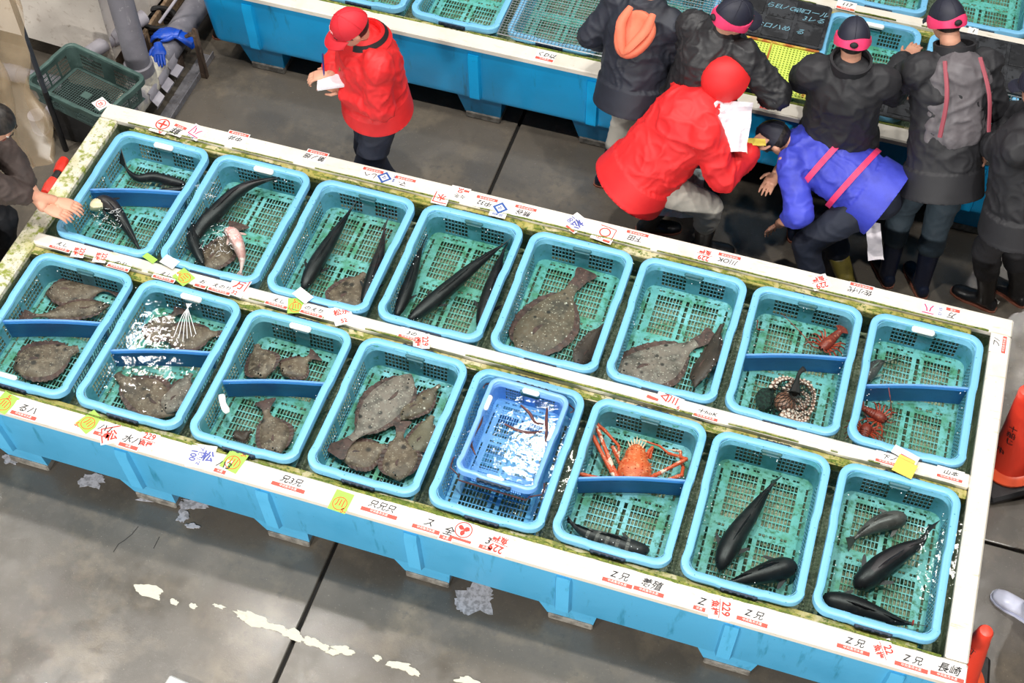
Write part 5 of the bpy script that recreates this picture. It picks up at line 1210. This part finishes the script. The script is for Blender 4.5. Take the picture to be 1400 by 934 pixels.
    MB().tube([hp_(-.024, .083, -.062), hp_(-.008, .092, -.060), hp_(.008, .092, -.060), hp_(.024, .083, -.062)], [.002, .005, .005, .002], 6, .6).build('lips', MATS['lip'], bo)
    if hair:
        rings = []
        for k in range(9):
            b = PI * .5 * k / 8 * 1.62; r = []
            for j in range(24):
                a = 2 * PI * j / 24; fr = max(0, math.sin(a)); bb = min(b, PI * .5 * (1.34 + .28 * max(0, -math.sin(a)) - .66 * fr ** 1.5)) if k else .02
                r.append(head + H @ V((.080 * math.sin(bb) * math.cos(a), -.010 + .100 * math.sin(bb) * math.sin(a), .022 + .097 * math.cos(bb))))
            rings.append(r)
        MB().loft(rings).build('hair', MATS['hair_black'], root, smooth=60)
    # ---- trousers and boots
    if trouser:
        mb = MB(); capsule(mb, pelvis + up * .04, pelvis - up * .05, .125, .135, .85)
        for i in (0, 1):
            tp = AN[i] + (KN[i] - AN[i]) * (.12 if not boots or shaft < .2 else .55)
            capsule(mb, hp[i], KN[i], .108, .082); capsule(mb, KN[i], tp, .084, .074)
        bake(mb, .010, 7, (.009, 5.5, (1, 1, 2.6)), base.x).build('trousers', MATS[trouser], root, smooth=180)
    if boots:
        for i in (0, 1):
            a = AN[i]; t = V(toe[i]).normalized() if toe else fl; sdv = Z.cross(t); k = (KN[i] - a).normalized(); rings = []
            for f, r in ((1, .062), (.97, .066), (.5, .060), (.15, .052)):
                c = a + k * shaft * f; rings.append([c + (t * math.cos(q) + sdv * math.sin(q)) * r for q in [2 * PI * j / 16 for j in range(16)]])
            z0 = a.z - .085; bt = MB(); bt.loft(rings)
            capsule(bt, a + k * .06, a - Z * .02, .053, .052)
            fr = []
            for y, wv, hv in ((-.075, .022, .05), (-.06, .036, .075), (-.02, .040, .09), (.05, .042, .082), (.10, .049, .062), (.15, .047, .052), (.185, .032, .042), (.197, .014, .028)):
                fr.append([V((a.x, a.y, z0)) + t * y + sdv * wv * math.cos(q) + Z * (hv * .5 + hv * .5 * math.sin(q)) for q in [2 * PI * j / 14 for j in range(14)]])
            bt.loft(fr); bb = bake(bt, .007, 3).build('boot', MATS[boots], root, smooth=180)
            sl = MB(); pts = [(y, w_) for y, w_ in ((-.08, .02), (-.06, .036), (-.02, .041), (.05, .042), (.10, .05), (.15, .048), (.19, .032), (.20, .012))]
            poly = [V((a.x, a.y, 0)) + t * y + sdv * w_ for y, w_ in pts] + [V((a.x, a.y, 0)) + t * y - sdv * w_ for y, w_ in pts[::-1]]
            sl.prism([(p.x, p.y) for p in poly], max(0, z0), z0 + .012); sl.build('sole', MATS['sole'] if boots != 'boot_white' else MATS['boot_white'], bb, smooth=30)
    if jacket:
        mb = MB(); lo = pelvis - up * (.02 + jl)
        capsule(mb, lo, pelvis + up * .12, .172 * jr, .170 * jr, .94); capsule(mb, pelvis + up * .1, chest, .168 * jr, .178 * jr, .86); capsule(mb, chest, neck - up * .10, .178 * jr, .135 * jr, .8); capsule(mb, neck - up * .10, neck + up * .005, .12 * jr, .068, .9)
        capsule(mb, sh[0] - up * .02, sh[1] - up * .02, .076 * jr, .076 * jr)
        for i in (0, 1):
            capsule(mb, sh[i] - S * (s_ := (1, -1)[i]) * .02, EL[i], .071 * jr, .068 * jr); e = EL[i] + (WR[i] - EL[i]) * sleeve; capsule(mb, EL[i], e - (WR[i] - EL[i]) * .1, .071 * jr, .054 * jr)
        jm = bake(mb, jvox, 14, (wrk[0], wrk[1], (1, 1, 1)), base.y * 3 + base.x); hem = .105 + jl
        def segd(p, a, b): d = b - a; t = max(0, min(1, (p - a).dot(d) / d.dot(d))); return (p - a - d * t).length
        for i, p in enumerate(jm.v):   # straight hem below the hips, slightly drawn in
            t = (p - pelvis).dot(up)
            if t < -hem + .16 and min(segd(p, EL[k], WR[k]) for k in (0, 1)) > .095 * jr:
                rad = p - pelvis - up * t; q = max(t, -hem); rl_ = math.sqrt((rad.dot(S) / (.190 * jr)) ** 2 + (rad.dot(ff) / (.172 * jr)) ** 2); g = max(0, min(1, (t + hem) / .16)); kf = (1 / rl_ if g < .12 else max(1, (1 - .06 * g) / rl_)) if rl_ > .55 else 1.
                jm.v[i] = pelvis + up * q + rad * kf
        jm.build('jacket', MATS[jacket], root, smooth=180)
    info = dict(root=root, H=H, head=head, hp=hp_, sh=sh, EL=EL, WR=WR, S=S, up=up, ff=ff, neck=neck, chest=chest, pelvis=pelvis, hu=hu, hf=hf, hs=hs)
    if cap:
        dome, band, brim = cap
        def dring(k, n, rx=.086, ry=.108, rz=.112, z0=.012, off=0.):
            b = PI * .5 * k / n; return [hp_((rx + off) * math.sin(b) * math.cos(a), -.006 + (ry + off) * math.sin(b) * math.sin(a), z0 + (rz + off) * math.cos(b)) for a in [2 * PI * j / 24 for j in range(24)]]
        MB().loft([[hp_(.004 * math.cos(a), -.006 + .004 * math.sin(a), .126) for a in [2 * PI * j / 24 for j in range(24)]]] + [dring(k, 8) for k in range(1, 9)] + [dring(8, 8, .083, .105)]).build('cap', MATS[dome], root, smooth=60)
        co_ = root.children[-1]
        MB().ell(hp_(0, -.006, .126), (.009, .009, .005), 10, H).build('button', MATS[dome], co_)
        for q in range(3):
            a = q * PI / 3 + PI / 6; MB().tube([hp_(.0868 * math.sin(b) * math.cos(a), -.006 + .1088 * math.sin(b) * math.sin(a), .012 + .1128 * math.cos(b)) for b in [-PI / 2 + PI * j / 20 for j in range(21)]], .0014, 4).build('seam', MATS[dome], co_)
        if brim:
            rings = []
            for t in range(6):
                f = t / 5; r = []
                for j in range(-8, 9):
                    u = j / 8; y = .098 * math.cos(u * 1.15) - .006 + .0 ; x = .086 * math.sin(u * 1.15) / math.sin(1.15) * .98
                    ext = f * .078 * (1 - .35 * u * u); r.append(hp_(x * (1 + .06 * f), y + ext, .022 - .018 * f * f - .014 * u * u))
                rings.append(r + [p - hu * .004 for p in r[::-1]])
            MB().loft(rings).build('brim', MATS[dome], co_, smooth=60)
        if band:
            rr = []
            for j in range(40):
                a = 2 * PI * j / 40; w_ = .024 + .006 * math.sin(a * 3 + 1); o = .004 + .003 * math.sin(a * 5)
                rr.append([hp_((.086 + q) * math.cos(a), -.006 + (.108 + q) * math.sin(a), z + .004 * math.sin(a * 2)) for q, z in ((o, .004 + w_), (o + .006, .004), (o + .004, .004 - w_), (-.004, .004 - w_), (-.004, .004 + w_))])
            rr.append(rr[0]); MB().loft(rr, caps=False).build('head_band', MATS[band], co_, smooth=60)
            kn = MB(); kn.ell(hp_(0, -.125, .004), (.022, .014, .016), 10, H); kn.build('band_knot', MATS[band if band != 'pink_band' else 'stripe_black'], co_)
    return info
def at2(px, py, z): return at(px, py, z)
# ---- the man in red writing on a pad
P1 = person('man in red jacket and red cap writing on a white pad between the tanks', (-2.42, 5.22), (-.74, -.68, 0), (-2.42, 5.23, .925), (-2.44, 5.20, 1.40), at(480, 38, 1.51), (-.76, -.45, -.55),
    wr=(at(470, 125, 1.05), at(453, 99, 1.12)), ank=((-2.44, 5.12), (-2.42, 5.32)), elb=(V((1, -.35, -.45)), V((-.3, .9, -.6))), jacket='red_cloth', jr=1.16, trouser='navy_trouser', boots='boot_black', cap=('red_cap', None, True), shaft=.1, hands=(.5, .62), wrk=(.014, 8), jl=-.035, hand_fw=((-.95, .1, .15), (-.85, -.35, -.2)))
r, N_, S_, U_, F_ = P1['root'], P1['neck'], P1['S'], P1['up'], P1['ff']
def ringband(c, ax, fw, sd, rx, ry, h, th, n=28, a0=0., a1=2 * PI, flare=0.):
    rr = []
    full = abs(a1 - a0 - 2 * PI) < .01
    for j in range(n + 1):
        a = a0 + (a1 - a0) * j / n; d = sd * math.cos(a) * rx + fw * math.sin(a) * ry; e = d.normalized()
        rr.append([c + d, c + d + e * flare + ax * h, c + d + e * (flare + th) + ax * h, c + d + e * th])
    return MB().loft(rr, caps=not full)
jk = [c for c in r.children if c.name.startswith('jacket')][0]
cl = ringband(N_ - U_ * .02 - F_ * .015, U_, F_, S_, .078, .078, .06, .010, 30, -PI * 1.34, PI * .34, .004).build('collar', MATS['red_cloth'], jk, smooth=60)
# turned-down collar leaf with its black stripe
def leaf(o0, o1, d0, d1, mat, name, lift):
    rr = []
    for j in range(31):
        a = -PI * 1.34 + PI * 1.68 * j / 30; e = (S_ * math.cos(a) + F_ * math.sin(a)).normalized(); fr = max(0, math.sin(a)); c = N_ - F_ * .015 + U_ * .040
        p = lambda o, d: c + (S_ * math.cos(a) * (.086 + o) + F_ * math.sin(a) * (.086 + o)) - U_ * (d + .8 * fr * max(0, o))
        rr.append([p(o0, d0), p(o1, d1), p(o1 + .004, d1 - .006), p(o0 + .004, d0 - .008)])
    return MB().loft(rr).build(name, mat, jk, smooth=60)
leaf(-.002, .046, -.004, .066, MATS['red_cloth'], 'collar_leaf', 0); leaf(.014, .030, .020, .043, MATS['stripe_black'], 'collar_stripe', .002)
for o in jk.children:
    if o.name.startswith('collar_stripe'):
        for v in o.data.vertices: v.co += U_ * .0065
MB().tube([N_ + F_ * .10 - U_ * .03, N_ + F_ * .145 - U_ * .10, N_ + F_ * .168 - U_ * .17], .0045, 6).build('zipper', MATS['zip_gold'], jk)
MB().loft([[N_ + F_ * (.055 + .03 * k) - U_ * (.03 + .03 * k) + S_ * w_ for w_ in (-.035 + .008 * k, .035 - .008 * k)] + [N_ + F_ * (.05 + .03 * k) - U_ * (.035 + .03 * k) + S_ * w_ for w_ in (.035 - .008 * k, -.035 + .008 * k)] for k in range(3)]).build('shirt', MATS['shirt_white'], r)
for i in (0, 1):
    d = (P1['WR'][i] - P1['EL'][i]).normalized(); a = d.cross(Z).normalized(); b = a.cross(d)
    ringband(P1['WR'][i] - d * .045, d, a, b, .049, .049, .04, .006, 20).build('cuff', MATS['red_cloth'], jk, smooth=60)
hp_ = P1['hp']; capo = [c for c in r.children if c.name.startswith('cap')][0]
MB().tube([hp_(.0875 * math.sin(b) * math.cos(a), -.006 + .1095 * math.sin(b) * math.sin(a), .012 + .1135 * math.cos(b)) for a, b in [(PI / 2 + .42 - .84 * k / 20, 1.02 + .07 * math.sin(k * 1.3)) for k in range(21)]], .0018, 5).build('stitched_mark', M('stitch', (240, 180, 180), .6), capo)
# pad and pen
pc = at(460, 109, 1.115); ux = (at(483, 104, 1.14) - at(428, 112, 1.10)).normalized(); uy = Z.cross(ux).normalized(); uz = ux.cross(uy).normalized()
Mp = Matrix((ux, uy, uz)).transposed().to_4x4(); Mp.translation = pc
pad = thing('notepad', 'white paper pad held by the man in red', 'notepad', tuple(pc)); MB().cbox((-.105, -.06, -.007), (.105, .06, -.003), .001, Mp).build('backing', MATS['shirt_white'], pad)
for k in range(3):
    rr = []
    for j in range(9): x = -.105 + .21 * j / 8; q = .001 + .003 * k + .016 * max(0, (j - 5) / 3) ** 2 * (k + 1) / 2; rr.append([Mp @ V((x, -.06 + .002 * k, q)), Mp @ V((x, .06 - .003 * k, q)), Mp @ V((x, .06 - .003 * k, q + .001)), Mp @ V((x, -.06 + .002 * k, q + .001))])
    MB().loft(rr).build('sheet', MATS['paper_white'], pad, smooth=0)
pen = thing('pen', 'dark blue pen in the right hand of the man in red', 'pen', tuple(at(440, 90, 1.2)))
a, b = at(443, 104, 1.128), at(441, 73, 1.26); d = (b - a)
MB().tube([a, a + d * .12, a + d * .95, b], [.001, .005, .005, .003], 8).build('barrel', MATS['pen_blue'], pen); MB().tube([a + d * .6 + V((.006, 0, 0)), b + V((.006, 0, 0))], .0015, 6).build('clip', MATS['zip_gold'], pen)
# ---- person in navy jacket with a coral hood
P2 = person('person in navy jacket with coral hood and grey trousers at the far tank', (-1.10, 5.84), (.35, 1, 0), (-1.09, 5.83, .90), (-1.10, 5.98, 1.36), (-1.06, 6.03, 1.52), (.3, .85, -.4), wr=(V((-1.30, 6.12, .90)), V((-.86, 6.14, .92))), ank=((-1.20, 5.84), (-1.05, 5.93)), toe=((.75, .1, 0), (.8, .5, 0)), elb=(V((-.5, -.4, -.9)), V((.5, -.5, -.9))), jacket='navy_jacket', jr=1.18, trouser='grey_trouser', boots='boot_navy', cap=('cap_navy', None, False), shaft=.27, jl=.03, wrk=(.014, 7))
h = P2; c = h['neck'] - h['ff'] * .10 - h['up'] * .06 + RIGHT * .07; rr = []
nrm = (-h['ff'] * .8 + h['up'] * .6).normalized(); dn = (-h['up'] * .75 - h['ff'] * .5).normalized(); dn = (dn - nrm * dn.dot(nrm)).normalized(); sx_ = nrm.cross(dn)
for k, (s_, lift) in enumerate(((1.05, .0), (1.08, .022), (.98, .040), (.84, .040), (.62, .024), (.4, .014), (.1, .012))):
    rr.append([c + dn * .10 + nrm * (.055 + lift) + (sx_ * .108 * math.cos(t) + dn * (.155 if math.sin(t) > 0 else .10) * (abs(math.sin(t)) ** (1.15)) * (1 if math.sin(t) > 0 else -1)) * s_ for t in [2 * PI * j / 26 for j in range(26)]])
hd = MB().loft(rr).build('hood', MATS['coral'], h['root'], smooth=60)
for s in (-1, 1):
    P = spline([c + dn * -.0 + sx_ * s * .07 + nrm * .10, c + dn * .10 + sx_ * s * .075 + nrm * .118, c + dn * .20 + sx_ * s * .03 + nrm * .105, c + dn * .25 + nrm * .09], 12); MB().tube(P, [.018, .022, .024, .026, .027, .028, .028, .027, .026, .024, .022, .018, .01], 8, .7).build('hood_fold', MATS['coral'], hd, smooth=60)
# ---- person in black quilted jacket
P3 = person('person in black quilted jacket and pink banded cap between navy jacket and red jacket', (-.70, 5.82), (.45, .9, 0), (-.72, 5.80, .92), (-.64, 5.79, 1.42), at(1003, 24, 1.55), (.75, .55, -.25), wr=(V((-.88, 6.12, .92)), at(1050, 132, .98)), ank=((-.80, 5.80), (-.62, 5.84)), elb=(V((-.6, -.5, -.9)), V((.8, -.2, -.6))), jacket='black_quilt', jr=1.28, trouser='black_cloth', boots='boot_black', cap=('cap_navy', 'pink_band', True), jl=.02, wrk=(.014, 10))
ringband(P3['neck'] - P3['up'] * .04, P3['up'], P3['ff'], P3['S'], .085, .085, .06, .012, 28).build('collar', MATS['black_quilt'], P3['root'], smooth=60)
# ---- bent person in red
P4 = person('person in hooded red jacket bending down with white papers in hand', (-.80, 5.50), (.9, .45, 0), at(886, 226, .72), at(964, 140, 1.14), at(994, 112, 1.24), (.8, .35, -.5), wr=(at(1003, 190, .92), at(1028, 203, .88)), ank=((-.86, 5.56), (-.52, 5.50)), toe=((.9, .3, 0), (.9, .2, 0)), elb=(V((0, .8, -.6)), V((.1, -.7, -.8))), knee=(V((.9, .6, .2)), V((.95, .1, .2))), jacket='red_cloth', jr=1.30, trouser='grey_trouser', boots='boot_black', hair=True, jl=.08, wrk=(.016, 6), shaft=.25)
h = P4; rr = []
for k in range(8):
    b = PI * (.004 + .656 * k / 7); rr.append([h['hp'](.115 * math.sin(b) * math.cos(a), -.02 - .135 * math.cos(b), .012 + .135 * math.sin(b) * math.sin(a)) for a in [2 * PI * j / 24 for j in range(24)]])
rr += [[h['hp'](.10 * math.cos(a), .055, .01 + .115 * math.sin(a)) for a in [2 * PI * j / 24 for j in range(24)]], [h['hp'](.085 * math.cos(a), .03, .01 + .10 * math.sin(a)) for a in [2 * PI * j / 24 for j in range(24)]]]
MB().loft(rr, caps=False).build('hood', MATS['red_cloth'], h['root'], smooth=70)
def crumple(name, label, cat, c, w_, h_, tilt, mat, seed, amp=.03, rz=0.):
    mb = MB(); n = 12; rings = []; R = Matrix.Rotation(rz, 3, 'Z') @ Matrix.Rotation(tilt, 3, 'X')
    for i in range(n + 1):
        r_ = []
        for j in range(n + 1):
            x, y = w_ * (j / n - .5), h_ * (i / n - .5); z = amp * noise.noise(V((x * 11, y * 11, seed))) + amp * .5 * noise.noise(V((x * 27, y * 27, seed)))
            k = 1 - .18 * abs(noise.noise(V((x * 6, y * 6, seed + 9)))); r_.append(V(c) + R @ V((x * k, y * k, z)))
        rings.append(r_ + [p - R @ V((0, 0, .003)) for p in r_[::-1]])
    o = mb.loft(rings).build(name, MATS[mat], smooth=0); return tag(o, label, cat)
crumple('paper_bundle', 'crumpled white papers held by the bent person in red', 'papers', at(988, 172, 1.10), .30, .27, .75, 'paper_white', 1, .085, .2)
crumple('yellow_slip', 'yellowish paper beside the hand of the bent person in red', 'papers', at(1034, 194, .94), .11, .05, .2, 'paper_yellow', 8, .012, .3)
crumple('plastic_bag', 'pale grey plastic bag by the knees of the bent person in red', 'plastic bag', at(930, 262, .50), .26, .30, .95, M('bag_pale', (204, 212, 214), .35, [('n', 9, .45, .6, (176, 190, 190))], (20, .4, .01)).name, 12, .05, .25)
# ---- standing person with pink banded navy cap
P5 = person('person in dark jacket and navy cap with pink band standing at the far tank', (.08, 5.80), (-.12, 1, 0), (.08, 5.80, .90), (.05, 5.76, 1.40), at(1166, 55, 1.53), (-.1, .9, -.5), wr=(V((-.20, 6.14, .92)), V((.34, 6.14, .95))), ank=((-.02, 5.80), (.18, 5.82)), elb=(V((-.55, -.4, -1)), V((.55, -.4, -1))), jacket='black_cloth', jr=1.24, trouser='navy_trouser', boots='boot_navy', cap=('cap_navy', 'pink_band', False), jl=.05, wrk=(.014, 7))
ringband(P5['neck'] - P5['up'] * .05, P5['up'], P5['ff'], P5['S'], .084, .084, .11, .014, 28, flare=.012).build('collar', MATS['black_cloth'], P5['root'], smooth=60)
# ---- crouching person in blue with pink trim
P8 = person('bent person in blue jacket with pink trim reaching a bare arm down in the aisle', (.20, 5.30), (-.85, .35, 0), at(1192, 262, .72), at(1092, 190, .86), at(1062, 190, .84), (-.6, .1, -.8), wr=(at(1066, 306, .46), at(1062, 236, .60)), ank=((.24, 5.20), (.36, 5.42)), toe=((-.9, .1, 0), (-.9, .3, 0)), elb=(V((.5, -.6, .3)), V((-.2, .7, -.6))), knee=(V((-.9, .1, .2)), V((-.9, .3, .2))), jacket='blue_jacket', jr=1.16, trouser='navy_trouser', boots='boot_olive', cap=('cap_navy', None, False), sleeve=.50, jl=.0, hands=(.25, .4), shaft=.22, wrk=(.014, 7))
h = P8
for k in (.22, .58):
    c = h['pelvis'] + (h['neck'] - h['pelvis']) * k; ringband(c, h['up'], h['ff'], h['S'], .212, .178, .032, .010, 40).build('pink_trim', MATS['pink_band'], h['root'], smooth=60)
crumple('folded_paper', 'folded grey white paper held low in the aisle by the dark trousers', 'papers', at(1196, 330, .45), .09, .22, .5, 'paper_white', 21, .02, .35)
# ---- tall person with grey vest
P6 = person('person with grey vest over black clothes and pink band on a navy hat', (.66, 5.74), (-.45, .9, 0), (.66, 5.74, .92), (.55, 6.00, 1.42), at(1294, 28, 1.54), (-.5, .8, -.4), wr=(at(1240, 80, 1.15), V((.74, 6.14, .95))), ank=((.56, 5.62), (.76, 5.60)), elb=(V((-.6, -.1, -.9)), V((.6, -.4, -.9))), jacket='black_cloth', jr=1.2, trouser='teal_trouser', boots='boot_navy', cap=('cap_navy', 'pink_band', True), jl=.08, wrk=(.014, 7))
h = P6; mb = MB(); ct = h['chest']
capsule(mb, ct - h['up'] * .16 - h['ff'] * .05, ct + h['up'] * .10 - h['ff'] * .06, .185, .165, .8); capsule(mb, ct + h['up'] * .1 - h['S'] * .12, ct - h['up'] * .15 - h['S'] * .12, .10, .12)
bake(mb, .011, 5, (.014, 7, (1, 1, 1.3)), 4.).build('vest', MATS['grey_vest'], h['root'], smooth=180)
for s in (-.09, .10): MB().tube(spline([ct + h['up'] * .22 + h['S'] * s - h['ff'] * .12, ct + h['up'] * .05 + h['S'] * s * 1.2 - h['ff'] * .225, ct - h['up'] * .15 + h['S'] * s * 1.4 - h['ff'] * .225], 8), .012, 6, .5).build('rose_trim', MATS['rose_trim'], h['root'])
ringband(h['neck'] - h['up'] * .05, h['up'], h['ff'], h['S'], .084, .084, .11, .014, 28, flare=.012).build('collar', MATS['black_cloth'], h['root'], smooth=60)
# ---- person in black at the right edge
P7 = person('person all in black with black boots at the right edge', (1.14, 5.62), (-.9, .35, 0), (1.10, 5.60, .92), (1.02, 5.70, 1.38), (.97, 5.74, 1.54), (-.7, .6, -.5), wr=(V((.80, 5.95, .95)), V((.86, 5.80, .98))), ank=((1.13, 5.60), (1.30, 5.70)), toe=((-.9, .28, 0), (-.8, .5, 0)), elb=(V((.2, -.8, -.5)), V((-.2, .8, -.4))), jacket='black_cloth', jr=1.22, trouser='black_cloth', boots='boot_black', cap=('cap_navy', None, True), jl=.10, wrk=(.013, 7), shaft=.30)
# ---- person at the left edge whose hand is in the basket
P9 = person('person in brown at the left edge reaching a bare hand into the basket', (-4.44, 4.0), (1, .1, 0), (-4.44, 4.0, .86), (-4.15, 4.04, 1.22), at(-6, 168, 1.34), (.7, .1, -.7), wr=(at(70, 300, .80), at(116, 287, .73)), ank=((-4.40, 4.12), (-4.44, 3.88)), elb=(V((-.4, .5, -.7)), V((-.4, -.5, -.6))), jacket='brown_cloth', jr=1.12, trouser='black_cloth', boots='boot_black', sleeve=.45, hand_fw=((.95, .1, -.25), (.95, .15, -.25)))
# ---- white boots at the right
P10 = person('person in white rubber boots stepping in from the right edge', (1.66, 3.66), (-1, .2, 0), (1.78, 3.66, .90), (1.80, 3.68, 1.38), (1.78, 3.69, 1.54), (-1, .1, -.4), ank=((1.565, 3.675), (1.80, 3.84)), toe=((-.92, .38, 0), (-.95, .2, 0)), jacket='black_cloth', jr=1.1, trouser='navy_trouser', boots='boot_white', shaft=.32)
P11 = person('person with dark shoes standing left of the far tank', (-4.05, 6.60), (.1, -1, 0), (-4.12, 6.62, .92), (-4.15, 6.64, 1.40), (-4.15, 6.60, 1.56), (.2, -.9, -.3), ank=((-4.03, 6.50), (-4.36, 6.95)), toe=((-.1, -1, 0), (.1, -1, 0)), jacket='black_cloth', jr=1.1, trouser='teal_trouser', boots='boot_black', shaft=.08)
